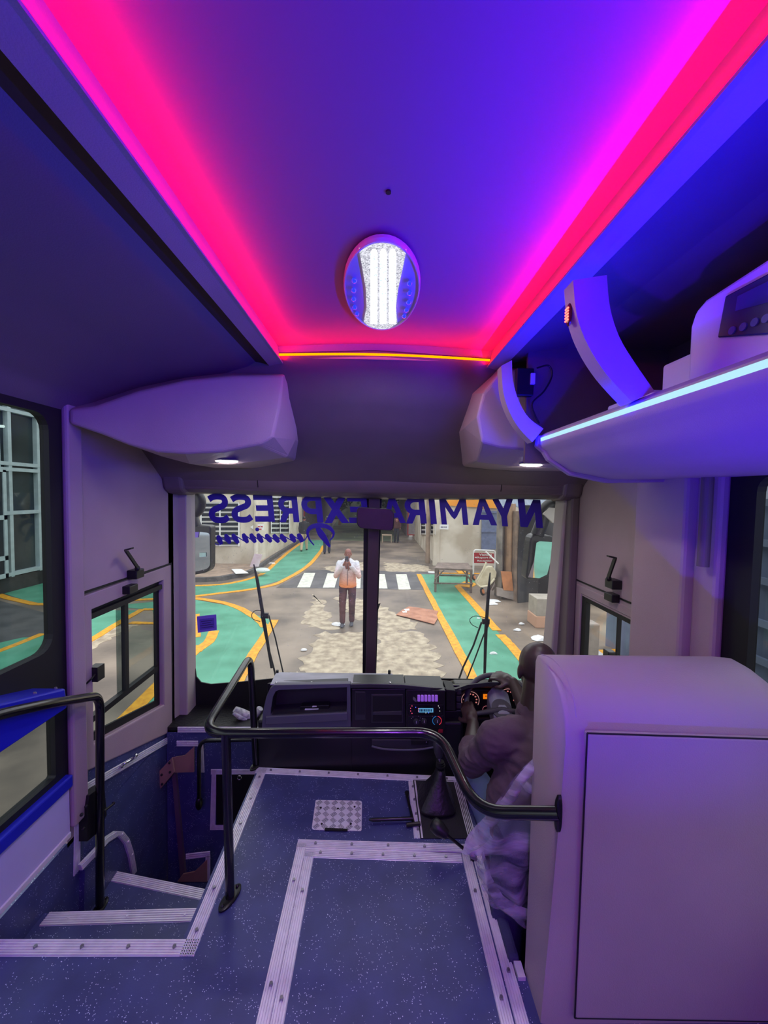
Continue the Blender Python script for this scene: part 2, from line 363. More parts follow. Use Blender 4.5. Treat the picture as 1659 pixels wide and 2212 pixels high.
# ---- entrance door
dr=T('door_1','entrance door with sliding window above and blue speckled panel below','door',(XL,1.96,-.98),kind='structure')
def xp(px,py,e=0): return P(0,XL+e,px,py)
y0,y1=1.625,2.325
o_=[(1.68,.895),(2.24,.90),(2.24,.155),(1.68,.29)]   # window opening of the door (y,z)
def framex(mb,X,th,outer,inner):
    n=4; A=[V((X,a,c)) for a,c in outer]; B=[V((X,a,c)) for a,c in inner]
    mb.add(A+B+[p+V((th,0,0)) for p in A+B],[(i,(i+1)%4,4+(i+1)%4,4+i) for i in range(4)]+[(8+i,12+i,12+(i+1)%4,8+(i+1)%4) for i in range(4)]+[(i,8+i,8+(i+1)%4,(i+1)%4) for i in range(4)]+[(4+i,4+(i+1)%4,12+(i+1)%4,12+i) for i in range(4)])
q=MB(); framex(q,XL-.045,.05,[(y0,.965),(y1,.975),(y1,-.06),(y0,.2)],o_); q.build('door_frame',vinyl,dr,bevel=.006)
q=MB(); framex(q,XL-.035,.012,[(1.675,.9),(2.245,.905),(2.245,.15),(1.675,.285)],[(1.70,.86),(2.205,.865),(2.205,.20),(1.70,.325)])
q.box((XL-.045,1.69,.372),(XL-.018,2.22,.40)); q.box((XL-.04,1.935,.39),(XL-.02,1.962,.87)); q.box((XL-.05,1.68,.85),(XL-.0,2.235,.875)); q.build('window_frame',rubber,dr)
q=MB(); q.box((XL-.034,1.955,.39),(XL-.03,2.22,.87)); q.prism([(XL-.034,1.69,.3),(XL-.034,2.22,.19),(XL-.034,2.22,.38),(XL-.034,1.69,.38)],(.004,0,0)); q.build('pane',g_tint,dr)
q=MB(); q.box((XL-.042,1.90,.39),(XL-.038,1.955,.87)); q.build('sliding_pane_edge',glass('smoky pane edge',(.5,.55,.56)),dr)
q=MB(); c=P(0,XL,203,1452); q.box((XL-.01,c.y-.02,c.z-.035),(XL+.03,c.y+.025,c.z+.03)); q.tube([(XL,c.y-.05,c.z-.03),(XL+.02,c.y-.045,c.z-.01),(XL+.02,c.y-.02,c.z)],.004); q.build('window_latch',plast_b,dr,bevel=.004)
q=MB(); q.box((XL-.03,y0,-1.0),(XL-.005,y1+.03,-.055)); q.prism([(XL-.03,y0,-.055),(XL-.03,y1,-.06),(XL-.03,y0,.2)],(.025,0,0)); q.build('door_panel',spk,dr)
q=MB(); A,B=xp(168,1712),xp(374,1592); ribs(q,A,B,V((0,.02,.022))*.7,(1,0,0),4); B2=xp(398,1850)
ribs(q,B,B2,V((0,.02,0)),(1,0,0),4); A2=xp(165,1885); ribs(q,A,A2,V((0,.017,0)),(1,0,0),4); q.build('edge_trim',alu,dr)
q=MB(); hp=[xp(262,1655,.0),xp(268,1650,.035),xp(285,1640,.04),xp(293,1632,.0)]; q.tube(smooth_path(hp,5),.006); q.ball(hp[0],.011,8,6); q.ball(hp[-1],.011,8,6); q.build('handle',M('chrome',(220,220,225),.12,1),dr,smooth=True)
q=MB(); q.prism([xp(168,1745,.0),xp(172,1718,.0),xp(206,1693,.0),xp(212,1760,.0),xp(190,1800,.0),xp(168,1818,.0)],(.04,0,0)); q.tube([xp(205,1760,.04),xp(225,1752,.07),xp(243,1738,.08),xp(246,1734,.08)],[.006,.006,.005,.008]);
for a in ((176,1760),(186,1742),(180,1790)): q.ball(xp(*a,.04),.007,8,6)
q.build('lock_mechanism',rubber,dr,bevel=.004)
# ribbed arch beside the lock
arch=[(168,1868),(200,1835),(225,1808),(245,1795),(262,1796),(275,1812),(284,1840),(291,1880)]
q=MB()
ap=[xp(x,y,.02) for x,y in arch]; ap2=[xp(x+(4 if x<250 else -9),y+12,.02) for x,y in arch]
for a,b_,c_,d_ in zip(ap,ap[1:],ap2,ap2[1:]): q.prism([a,b_,d_,c_],(.012,0,0))
for t in (.2,.4,.6,.8):
    q.tube([a.lerp(c_,t)+V((.013,0,0)) for a,c_ in zip(ap,ap2)],.0025,6)
for k in (4,5,6): q.ball(ap[k].lerp(ap2[k],.5)+V((.014,0,0)),.006,8,6)
q.build('arch_trim',alu,dr)
q=MB(); inner=[xp(x+(4 if x<250 else -8),y+11,0) for x,y in arch]+[xp(283,1910),xp(170,1975)]; q.prism(inner,(.022,0,0)); q.build('arch_panel',spk,dr)
# door hold-open latches over both cab windows
def hook(name,lab,X,s,pts):
    h=T(name,lab,'latch',P(0,X,*pts[0]))
    e=lambda p,d: P(0,X+s*d,*p)
    a,b_,c_=pts[1],pts[2],pts[3]
    q=MB(); A,B=e(a,.05),e(b_,.05); ww=V((0,.012,0)); q.prism([A-ww,A+ww,B+ww,B-ww],(s*.008,0,0)); C=e(c_,.10); q.prism([B-ww,B+ww,C+ww,C-ww],(s*.0,0,.008)); q.build('hook_arm',plast_b,h,bevel=.002)
    q=MB(); c=e(pts[0],.0); q.box((min(X,X+s*.05),c.y-.035,c.z-.02),(max(X,X+s*.05),c.y+.03,c.z+.025)); q.ball(A,.014,8,6); q.build('hinge_block',plast_b,h,bevel=.004)
    q=MB(); c=e(pts[4],.0); q.box((min(X,X+s*.04),c.y-.035,c.z-.02),(max(X,X+s*.04),c.y+.035,c.z+.02)); q.build('keeper',plast_b,h,bevel=.004)
hook('window_hook','black folding hook catch above the entrance door window',XL,1,[(283,1240),(297,1228),(271,1190),(286,1186),(272,1272)])
# right wall
wallx('wall_right',vinyl,XR,.05,[(2.22,2.5,-.5,1.9),(1.45,2.22,.85,1.9),(1.45,2.22,-.5,.2),(1.25,1.5,-.5,1.9),(YB,1.25,1.53,1.9),(YB,1.25,-.5,.3)])
b=MB(); b.box((1.12,1.385,-.4),(XR,1.665,1.55)); ST(b.build('trim_3',vinyl,bevel=.012))
b=MB(); b.box((1.16,1.29,-.4),(XR,1.39,1.55)); ST(b.build('trim_4',vinyl,bevel=.012))
wn=T('window_2','right passenger window behind the driver partition','window',(XR,.3,.3),kind='structure')
q=MB(); ringx(q,XR-.005,.03,(YB,1.30,.28,1.56),rrect(YB+.3,1.2,.36,1.5,.05)); q.build('window_frame',rubber,wn)
q=MB(); q.box((XR+.02,YB+.2,.3),(XR+.025,1.24,1.54)); q.build('pane',g_tint,wn)
wn=T('window_3','driver side window with a sliding pane','window',(XR,1.85,.2),kind='structure')
q=MB(); framex(q,XR-.005,.03,[(2.27,.905),(1.5,.905),(1.5,.12),(2.27,.12)],[(2.215,.86),(1.5,.86),(1.5,.2),(2.215,.2)]); q.build('window_frame',vinyl,wn,bevel=.005)
q=MB(); framex(q,XR+.005,.025,[(2.22,.865),(1.5,.865),(1.5,.19),(2.22,.19)],[(2.17,.825),(1.5,.825),(1.5,.22),(2.17,.22)]); q.box((XR+.01,1.885,.2),(XR+.03,1.893,.84)); q.build('gasket',rubber,wn)
q=MB(); q.box((XR+.03,1.55,.22),(XR+.034,1.89,.84)); q.build('pane',g_plain,wn)
q=MB(); q.box((XR+.02,1.893,.22),(XR+.024,2.18,.84)); q.build('pane',g_plain,wn)
q=MB(); c=P(0,XR,1322,1412); q.box((XR-.03,c.y-.02,c.z-.04),(XR+.01,c.y+.03,c.z+.015)); q.build('window_latch',plast_b,wn,bevel=.004)
b=MB(); A=P(0,XR-.004,1240,1255); B=P(0,XR-.004,1250,1250); q=MB(); q.box((XR-.004,1.67,.925),(XR+.001,2.345,.933)); q.box((XR-.004,2.335,.2),(XR+.001,2.345,.93)); ST(q.build('trim_5',rubber))
q=MB(); q.box((XL-.001,1.61,.975),(XL+.004,2.335,.985)); q.box((XL-.001,2.327,-.06),(XL+.004,2.337,.98)); ST(q.build('trim_6',rubber))
hook('window_hook','black folding hook catch above the driver window',XR,-1,[(1335,1262),(1315,1250),(1330,1207),(1313,1203),(1330,1290)])
q=MB(); q.cyl((1.13,1.31,1.19),(1.13,1.31,1.53),.018,seg=20); tag(q.build('curtain_roll',vinyl_dk),'short hanging grey padded tube by the right window','curtain')
# windscreen reveals, pillars, sill
WSn=V((0,1,.055)).normalized(); WS0=V((0,2.47,.9))
def W(px,py,e=0): return PP(WS0+V((0,e,0)),WSn,px,py)
def wsq(pts,e,d,mb=None):
    mb=mb or MB(); mb.prism([W(x,y,e) for x,y in pts],(0,d,0)); return mb
pw=M('windscreen pillar vinyl',(168,156,152),.55,bump=.1,bs=300)
q=MB(); q.prism([(XL,2.30,-.05),(XL,2.36,-.05),(-1.205,2.52,-.05),(-1.25,2.56,-.05)],(0,0,1.6)); q.box((-1.25,2.40,-.05),(-1.19,2.52,1.55)); ST(q.build('trim_7',pw,bevel=.006))
q=MB(); q.prism([W(1222,1060,-.11),W(1245,1060,-.11),W(1222,1480,-.11),W(1184,1480,-.11)],(0,.13,0)); ST(q.build('trim_8',pw,bevel=.01))
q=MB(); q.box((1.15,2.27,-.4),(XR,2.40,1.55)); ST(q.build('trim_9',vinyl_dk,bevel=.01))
q=MB(); wsq([(786,1060),(825,1060),(812,1475),(783,1475)],.0,.03,q); q.build('centre_seal',rubber) ; ST(D.objects['centre_seal']); D.objects['centre_seal'].name='trim_10'
q=MB(); wsq([(797,1060),(821,1060),(811,1475),(789,1475)],-.03,.03,q); ST(q.build('trim_11',M('brown pillar vinyl',(70,54,62),.5),bevel=.004))
for nm,pts,lab in (('window_4',[(395,1050),(805,1050),(800,1490),(395,1490)],'left pane of the windscreen'),('window_5',[(806,1050),(1215,1050),(1200,1490),(801,1490)],'right pane of the windscreen')):
    tag(wsq(pts,.012,.006).build(nm,g_clear),lab,'window',kind='structure')
# frit and rubber below the glass
q=MB()
gb=[(395,1478),(421,1440),(424,1462),(434,1474),(455,1478),(520,1473),(590,1466),(700,1463),(845,1463),(1000,1467),(1200,1472)]
fr=[W(x,y,.0) for x,y in gb]; lo=[V((p.x,p.y+.01,-.15)) for p in fr]
for a,b_,c_,d_ in zip(fr,fr[1:],lo,lo[1:]): q.prism([a,b_,d_,c_],(0,.008,0))
q.prism([W(395,1060,0),W(408,1060,0),W(421,1442,0),W(395,1442,0)],(0,.008,0))
ST(q.build('trim_12',rubber))
ST(MB().box((XL-.05,2.56,1.47),(XR+.05,2.62,2.16)).build('wall_front_upper',black))
ST(MB().box((XL-.05,2.52,-1.05),(XR+.05,2.57,.02)).build('wall_front',black))
# header above the windscreen
prof=[(1.75,2.035),(1.775,1.97),(1.83,1.86),(1.93,1.74),(2.06,1.63),(2.18,1.54),(2.255,1.48),(2.27,1.435),(2.31,1.415),(2.45,1.405)]
def hdr(u,v):
    k=v*(len(prof)-1); i=min(int(k),len(prof)-2); t=k-i
    y=prof[i][0]*(1-t)+prof[i+1][0]*t; zz=prof[i][1]*(1-t)+prof[i+1][1]*t
    x=XL+(XR-XL)*u; s=x+.02
    return (x,y+.02*v*math.cos(s*1.5),zz+ .012*(1-abs(s)/.5 if abs(s)<.5 else 0)*(1-v)*2 - .016*max(0,1-(s/.9)**2)*v)
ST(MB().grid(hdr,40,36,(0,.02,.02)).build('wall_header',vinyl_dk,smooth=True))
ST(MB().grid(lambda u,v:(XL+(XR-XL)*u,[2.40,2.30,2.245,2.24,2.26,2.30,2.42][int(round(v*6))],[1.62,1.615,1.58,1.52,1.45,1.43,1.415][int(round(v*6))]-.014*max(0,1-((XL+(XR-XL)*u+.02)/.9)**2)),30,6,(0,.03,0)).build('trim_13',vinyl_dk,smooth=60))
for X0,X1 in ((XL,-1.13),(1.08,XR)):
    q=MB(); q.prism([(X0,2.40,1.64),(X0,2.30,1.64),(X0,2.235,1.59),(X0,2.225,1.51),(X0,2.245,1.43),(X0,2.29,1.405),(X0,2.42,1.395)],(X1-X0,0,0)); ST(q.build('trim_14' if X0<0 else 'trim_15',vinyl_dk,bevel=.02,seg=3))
for xx in (555,1085):
    c=W(xx,1040,-.2); q=MB(); q.tube([(c.x,2.243,1.59),(c.x,2.236,1.52),(c.x,2.255,1.45)],.0022,6); ST(q.build('trim_16',black))
# ceiling: central panel, lips, LED strips
CZ=2.035; cx0,cx1,cyf=-.452,.492,1.752
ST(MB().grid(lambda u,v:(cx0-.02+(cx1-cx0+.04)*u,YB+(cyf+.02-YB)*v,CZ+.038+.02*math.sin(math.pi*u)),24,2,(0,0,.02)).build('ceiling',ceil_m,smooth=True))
c=P(2,CZ+.056,839,415); tag(MB().cyl(c-V((0,0,.002)),c+V((0,0,.01)),.006,seg=12).build('ceiling_hole',rubber),'tiny hole in the ceiling above the oval lamp, drawn as a black disc','cap')  # black disc stands in for the darkness of an open hole
# outer roof closing everything
ST(MB().box((XL-.05,YB,2.12),(XR+.05,2.6,2.16)).build('ceiling_roof',black)); ST(MB().box((XL-.05,YB-.05,-.5),(XR+.05,YB,2.16)).build('wall_back',vinyl_dk))
ST(MB().box((cx0-.03,cyf+.006,CZ-.01),(cx1+.03,cyf+.03,CZ+.10)).build('trim_25',vinyl))
# lips that carry the LED strips (small upward-open ledge)
q=MB(); q.prism([(cx0,YB,CZ-.035),(cx0+.012,YB,CZ-.035),(cx0+.012,YB,CZ-.028),(cx0+.004,YB,CZ-.026),(cx0-.012,YB,CZ+.06),(cx0-.06,YB,CZ+.06),(cx0-.05,YB,CZ-.045)],(0,cyf-YB+.03,0)); ST(q.build('trim_17',vinyl))
q=MB(); q.prism([(cx1,YB,CZ-.035),(cx1-.012,YB,CZ-.035),(cx1-.012,YB,CZ-.028),(cx1-.004,YB,CZ-.026),(cx1+.012,YB,CZ+.06),(cx1+.06,YB,CZ+.06),(cx1+.05,YB,CZ-.045)],(0,cyf-YB+.03,0)); ST(q.build('trim_18',vinyl))
redm=EM('red LED',(1,.0,.03),9); orm=EM('orange LED',(1,.12,.0),5)
for X0,lab in ((cx0+.0,'red LED strip tucked behind the left ceiling lip'),(cx1-.008,'red LED strip tucked behind the right ceiling lip')):
    tag(MB().box((X0,YB,CZ-.026),(X0+.008,cyf,CZ-.022)).build('led_strip',redm),lab,'light strip','red ceiling LED strips')
f0,f1=P(1,cyf-.01,603,766),P(1,cyf-.01,1058,778)
q=MB(); q.grid(lambda u,v:(f0.x+(f1.x-f0.x)*u,cyf-.012,f0.z+(f1.z-f0.z)*u+.012*math.sin(math.pi*u)-.004+.008*v),20,1,(0,.006,0)); tag(q.build('led_strip',orm),'orange glowing LED strip across the front edge of the ceiling','light strip','red ceiling LED strips')
# left side: dark groove, sloping headlining
ST(MB().prism([(cx0-.05,YB,CZ-.04),(cx0-.05,YB,CZ-.0),(-.565,YB,CZ+.01),(-.565,YB,CZ-.03)],(0,cyf-YB+.02,0)).build('trim_19',M('brown groove felt',(62,44,50),.9)))
hp=[(-.56,2.005),(-.60,1.985),(-.75,1.945),(-.92,1.90),(-1.07,1.845),(-1.18,1.79),(-1.25,1.725)]
def hl(u,v):
    k=u*6; i=min(int(k),5); t=k-i; return (hp[i][0]*(1-t)+hp[i+1][0]*t,YB+(1.95-YB)*v,hp[i][1]*(1-t)+hp[i+1][1]*t)
ST(MB().grid(hl,24,2,(0,0,.02)).build('ceiling_left',M('shade toned headlining vinyl',(104,88,104),.55,bump=.12,bs=300),smooth=True))  # darker base colour holds the shade where the LED light is blocked
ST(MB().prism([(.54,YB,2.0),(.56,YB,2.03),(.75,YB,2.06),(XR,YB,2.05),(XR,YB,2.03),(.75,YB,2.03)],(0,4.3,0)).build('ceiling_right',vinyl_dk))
# ---- overhead consoles at the front
def plane_box(F,B,pl,nrm,back,name,mat,lab):
    f=[PP(pl,nrm,*p) for p in F]; b=[PP(V(pl)+V(back),nrm,*p) for p in B]; b2=[p+V((0,.3,0)) for p in b]
    mid=[a.lerp(c,.5)*1.0 for a,c in zip(f,b)]
    q=MB(); q.loft([f,b,b2]); o=q.build(name,mat,bevel=.012,seg=3); return tag(o,lab,'overhead console')
F=[(150,885),(205,878),(300,845),(400,822),(500,812),(615,810),(605,880),(590,945),(560,960),(480,976),(400,980),(340,977),(280,962),(220,938),(150,915)]
B=[(150,870),(205,860),(300,830),(400,810),(500,800),(620,800),(645,885),(638,950),(620,988),(500,1003),(410,1002),(350,986),(290,965),(225,940),(155,915)]
cl=plane_box(F,B,(-1.25,1.53,0),(-.28,1,0),(0,.17,0),'overhead_console',vinyl,'padded overhead console on the left above the entrance door')
F=[(1083,800),(1260,800),(1300,985),(1150,972),(1080,966),(1040,955),(1030,900),(1043,850)]
B=[(1076,792),(1275,795),(1330,1010),(1180,1010),(1100,1006),(1030,998),(1003,925),(1020,850)]
cr_=plane_box(F,B,(.7,1.66,0),(0,1,0),(0,.16,0),'overhead_console',vinyl,'padded overhead console on the right above the driver')
spot=EM('spot LED',(1,1,1),14)
for px,py,par in ((490,997,cl),(1147,1005,cr_)):
    c=P(1,1.80,px,py); q=MB(); q.ball(c,(.052,.03,.006),16,6)
    s=T('spot_lamp','flat white LED spot lamp under the '+('left' if px<800 else 'right')+' overhead console','lamp',c,'spot lamps over the cab')
    q.build('lens',spot,s,smooth=True); q=MB(); q.ball(c+V((0,0,.006)),(.062,.036,.006),16,6); q.build('housing',M('grey lamp rim',(110,110,115),.4),s,smooth=True)
    arealight('spot_light',c-V((0,0,.012)),.09,.04,1.1,(1,.97,.93),(0,.35,-1))
# ================================================================== LUGGAGE RACK (right)
def py_(Y,pts): return [P(1,Y,*p) for p in pts]
YR=1.50
rk=T('luggage_rack','open overhead luggage rack along the right side with a glowing blue-white edge strip','luggage rack',(.9,.5,1.49))
rp_=[(.668,1.672),(.640,1.668),(.625,1.655),(.622,1.625),(.630,1.612),(.650,1.600),(.668,1.572),(.75,1.522),(.90,1.495),(1.05,1.497),(XR,1.50),(XR,1.53),(1.05,1.53),(.90,1.53),(.76,1.56),(.69,1.60),(.685,1.64)]
MB().prism([(x,YB,z_) for x,z_ in rp_],(0,YR-YB,0)).build('rack_tray',vinyl,rk,smooth=40)
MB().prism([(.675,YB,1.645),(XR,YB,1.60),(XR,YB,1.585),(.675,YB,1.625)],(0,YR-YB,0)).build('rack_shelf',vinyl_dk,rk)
MB().prism([(.6215,YB,1.649),(.6225,YB,1.635),(.630,YB,1.635),(.630,YB,1.649)],(0,YR-.012-YB,0)).build('led_strip',EM('blue white LED',(.50,.86,1.0),1.0),rk)
q=MB(); capp=[(.618,1.66),(.612,1.618),(.64,1.596),(.66,1.565),(.75,1.508),(.90,1.480),(1.05,1.485),(XR,1.49),(XR,1.56),(.69,1.60),(.68,1.67)]
q.prism([(x,YR-.002,z_) for x,z_ in capp],(0,.03,0)); q.build('end_cap',vinyl,rk,bevel=.006)
def rib_(outer,inner,Y,d,name='support_rib',mat=vinyl):
    o=smooth_path(py_(Y,outer),4); i=smooth_path(py_(Y,inner),4); q=MB()
    q.loft([[a,b_,b_+V((0,d,0)),a+V((0,d,0))] for a,b_ in zip(o,i)]); return q.build(name,mat,rk,smooth=40)
rr=rib_([(1238,605),(1246,680),(1270,745),(1310,808),(1365,868)],[(1311,594),(1318,665),(1338,728),(1372,785),(1414,845)],.93,.045)
rib_([(1083,790),(1087,845),(1100,888),(1121,924),(1150,955)],[(1106,778),(1108,820),(1121,867),(1143,903),(1174,926)],YR-.02,.05)
rf=MB(); c=P(1,.955,1229,680); rf.ball(c,(.006,.012,.028),10,8); 
ro=T('reflector_lamp','small oval red LED marker lamp on the curved rack support','lamp',c)
rf.build('lamp_base',M('dark red lens',(90,8,14),.2),ro)
q=MB()
for j in range(5):
    for i in range(3): q.ball(c+V((-.0055,-.006+.006*i,-.014+.007*j)),.0024,6,5)
q.build('red_leds',EM('red marker LED',(1,.08,.06),6),ro); arealight('marker_light',c+V((-.02,0,0)),.02,.04,.05,(1,.02,.02),(-1,0,0))
ST(MB().box((.60,YR+.085,1.56),(XR,YR+.1,2.05)).build('trim_20',vinyl_dk)); ST(MB().box((XR-.02,YB,1.5),(XR,YR+.1,2.05)).build('trim_21',vinyl_dk))
c=P(1,YR+.06,1135,822)
bk=T('switch_box','small black junction box with a white rocker switch inside the rack end','switch box',c)
MB().box(c-V((.035,.0,.06)),c+V((.035,.03,.05))).build('box',plast_b,bk,bevel=.004)
c2=P(1,YR+.055,1151,818); MB().box(c2-V((.009,.004,.022)),c2+V((.009,.008,.022))).build('rocker_switch',M('white plastic',(205,205,210),.4),bk,bevel=.002)
MB().tube(smooth_path([P(1,YR+.05,*p) for p in((1160,795),(1185,790),(1192,812),(1175,845),(1150,870),(1155,895),(1165,915))],5),.0035).build('cable',plast_b,bk,smooth=True)
# boxes on the rack
bx=T('control_unit','large cream plastic control unit with a dark display panel on the luggage rack','appliance',(.88,.70,1.642))
fa=.735; yA,yB_=.925,.42
q=MB(); q.prism([(fa,yA,1.645),(fa,yB_,1.645),(fa,yB_,1.90),(fa,yA-.04,1.875),(fa,yA-.012,1.86),(fa,yA,1.83)],(.33,0,0)); q.build('housing',M('cream plastic',(215,205,205),.4),bx,bevel=.008)
q=MB(); q.prism([P(0,fa,1555,730),P(0,fa,1572,640),P(0,fa,1680,583),P(0,fa,1700,720)],(-.006,0,0)); q.build('display_panel',M('dark display',(40,42,60),.25),bx,bevel=.003)
q=MB(); q.prism([P(0,fa-.006,1590,672),P(0,fa-.006,1595,640),P(0,fa-.006,1672,602),P(0,fa-.006,1672,650)],(-.002,0,0)); q.build('display_window',M('lcd',(60,64,90),.15),bx)
for x_,y_ in ((1583,714),(1607,706),(1632,696),(1656,688)):
    c=P(0,fa-.006,x_,y_); q=MB(); q.cyl(c,c+V((-.003,0,0)),.008,seg=12); q.build('button',M('blue button',(70,75,130),.3),bx)
q=MB(); q.box((fa-.002,yB_,1.672),(fa+.002,yA+.001,1.676)); q.build('seam',plast_b,bx)
for lab,fx,y0_,y1_,z1_ in (('small cream plastic box on the rack right behind the curved support',.80,1.10,.93,1.80),('low cream plastic box at the front end of the luggage rack',.80,1.36,1.14,1.745)):
    t=T('plastic_box',lab,'box',(fx+.1,(y0_+y1_)/2,1.63),'plastic boxes on the rack')
    MB().box((fx,y1_,1.635),(fx+.22,y0_,z1_)).build('case',M('cream plastic',(215,205,205)),t,bevel=.008)
    q=MB(); q.box((fx-.006,y0_-.06,1.66),(fx,y0_-.045,1.70)); q.build('clip',M('cream plastic',(215,205,205)),t,bevel=.002)
# ---- dome lamp
lc=V((0.0,1.29,CZ+.050)); ax_,ay_=.123,.276
lm=T('ceiling_lamp','oval white LED ceiling lamp glowing with blue bulbs along both sides','lamp',lc)
def ell(s,z_,n=48): return [lc+V((ax_*s*math.cos(2*math.pi*k/n),ay_*s*math.sin(2*math.pi*k/n),z_)) for k in range(n)]
q=MB(); q.loft([ell(1.0,.0),ell(1.0,-.008),ell(.98,-.014),ell(.955,-.014),ell(.95,.0)]); q.build('rim',M('clear rim',(200,185,195),.25),lm,smooth=40)
q=MB(); q.loft([ell(.96,.003),ell(.96,-.006)]); q.build('backplate',M('silver reflector',(190,170,200),.35,.0),lm)
zl=lc.z-.012
hg=[(775,537),(800,523),(825,519),(852,523),(878,540),(870,580),(860,625),(855,665),(858,699),(842,709),(825,712),(800,709),(786,695),(792,665),(790,622),(782,575)]
q=MB(); q.prism([P(2,zl,*p) for p in hg],(0,0,.004))
def sparkle(name,hi,lo,sc):
    m=EM(name,(1,1,1),1); t=m.node_tree; e=[n for n in t.nodes if n.type=='EMISSION'][0]
    v=t.nodes.new('ShaderNodeTexVoronoi'); v.inputs['Scale'].default_value=sc; g=t.nodes.new('ShaderNodeNewGeometry'); t.links.new(g.outputs['Position'],v.inputs['Vector'])
    r=t.nodes.new('ShaderNodeValToRGB'); r.color_ramp.elements[0].color=(*lo,1); r.color_ramp.elements[1].color=(*hi,1); r.color_ramp.elements[0].position=.1; r.color_ramp.elements[1].position=.7
    t.links.new(v.outputs['Color'],r.inputs[0]); t.links.new(r.outputs[0],e.inputs[0]); return m
q.build('reflector',sparkle('lit reflector',(.9,.9,1),(.28,.28,.36),260),lm)
for x_ in (808,828,848):
    q=MB(); q.prism([P(2,zl-.003,x_-8,548),P(2,zl-.003,x_+8,548),P(2,zl-.003,x_+7,700),P(2,zl-.003,x_-8,700)],(0,0,.004)); q.build('led_row',sparkle('led row',(2.2,2.2,2.3),(.55,.8,.9),300),lm)
    q=MB(); q.ball(P(2,zl-.006,x_,545),(.008,.012,.006),10,6); q.build('led_bulb',EM('warm led',(1,.95,.75),8),lm)
for pts in (((765,606),(764,627),(764,646),(766,664),(771,678)),((885,612),(885,633),(883,653),(878,670),(873,683))):
    for p in pts: q=MB(); q.ball(P(2,zl-.004,*p),(.0085,.012,.007),10,7); q.build('blue_bulb',M('blue bulb',(20,30,160),.08,emit=(.03,.06,.9),es=.8,coat=1),lm,smooth=True)
q=MB(); pass
arealight('ceiling_lamp_light',(lc.x,lc.y,lc.z-.055),.09,.35,5,(1,.98,1),(0,0,-1),170)
# ================================================================== LED STRIP LIGHTS AND ADDED FILL LIGHTS
for i,X0 in enumerate((cx0+.002,cx1-.002)):
    s=1 if i==0 else -1
    arealight('red_strip_light',(X0+s*.012,(YB+cyf)/2,CZ-.022),.012,cyf-YB,10,(1,.0,.012),(s*.45,0,1),170)
    arealight('blue_fill_light',(X0+s*.02,(YB+cyf)/2,CZ-.03),.01,cyf-YB,1.0,(.0,.0,1),(s*1,0,.3),120)  # added blue fill for the ceiling; no blue strip sits in the lip
arealight('red_front_light',((cx0+cx1)/2,cyf-.02,CZ-.01),cx1-cx0-.05,.012,1.2,(1,.0,.03),(0,-.5,1),170)
arealight('rack_strip_light',(.612,(YB+YR)/2,1.642),.012,YR-YB,62,(.0,.0,1),(-.8,0,.7),180)
arealight('rack_strip_inside',(.70,(YB+YR)/2,1.66),.012,YR-YB,.8,(.0,.01,1),(.6,0,1),180)
for y in (-.5,-1.4,-2.2):
    arealight('rear_fill_light',(0,y,CZ-.03),.12,.4,14,(.42,.10,1.0),(0,.12,-1),170)  # unseen violet fill added behind the camera to raise the purple ambient
arealight('rack_fill_light',(-.40,-.35,.12),.05,.05,9,(.05,.0,1),(1.3,1.0,1.42),55)  # unseen blue fill added near the floor, aimed at the rack underside
# ================================================================== HANDRAILS
r_=.0165
A=P(0,.478,1207,1757); Bp=P(1,1.06,1030,1754); C_=P(1,1.33,950,1582); Dp=P(1,1.33,437,1584); E_=P(1,1.93,541,1415); F_=P(2,.0,553,1655)
hr=T('handrail','long glossy black handrail bending from the driver partition round to the stairwell corner','handrail',(-.49,1.29,0))
pth=bend([A,Bp,C_,Dp,E_,V((F_.x,F_.y,.0))],.085,7)
MB().tube(pth,r_,16).build('rail',blackgl,hr,smooth=True)
pf=P(2,0,497,1942); pt_=P(1,1.325,488,1584)
MB().cyl(pf,pt_,.0155,seg=16).build('post',blackgl,hr,smooth=True)
def foot(c,a,b_,rot,par,n=V((0,0,1))):
    u=n.orthogonal().normalized() if abs(n.z)<.9 else V((math.cos(rot),math.sin(rot),0)); v=n.cross(u)
    q=MB(); ring=lambda h,s:[c+u*(a*s*math.cos(t))+v*(b_*s*math.sin(t))+n*h for t in [2*math.pi*k/20 for k in range(20)]]
    q.loft([ring(0,1),ring(.006,1),ring(.009,.85)]); 
    for k in (-1,1): q.ball(c+u*(k*a*.72)+n*.009,.007,8,5)
    return q.build('mounting_flange',black,par,smooth=40)
foot(pf+V((.0,.0,.002)),.05,.022,1.2,hr); foot(V((F_.x+.004,F_.y+.005,.003)),.05,.022,1.2,hr)
q=MB(); c=A; q.loft([[c+V((h,s*.011*math.cos(t),s*.05*math.sin(t))) for t in [2*math.pi*k/20 for k in range(20)]] for h,s in ((.004,1),(-.004,1),(-.008,.8))]); q.build('mounting_flange',black,hr,smooth=40)
h2=T('handrail','black handrail beside the left window dropping to the upper step','handrail',(-1.19,1.65,-.42))
bt=P(2,-.42,216,1962); tp=P(1,bt.y,216,1502); MB().tube(bend([P(0,-1.08,-160,1590),P(0,-1.09,0,1543),P(0,-1.10,100,1521),tp,bt],.07,7),.0165,16).build('rail',blackgl,h2,smooth=True)
foot(bt+V((0,0,.001)),.045,.022,1.57,h2)
h3=T('handrail','thin black handrail loop low in the stairwell under the dashboard ledge','handrail',P(1,2.12,430,1740))
MB().tube(bend([P(1,2.14,430,1735),P(1,2.14,430,1600),P(1,2.10,560,1597)],.06,6),.011,12).build('rail',blackgl,h3,smooth=True)
MB().ball(P(1,2.14,430,1735),(.02,.02,.04),10,8).build('mounting_socket',black,h3,smooth=True)
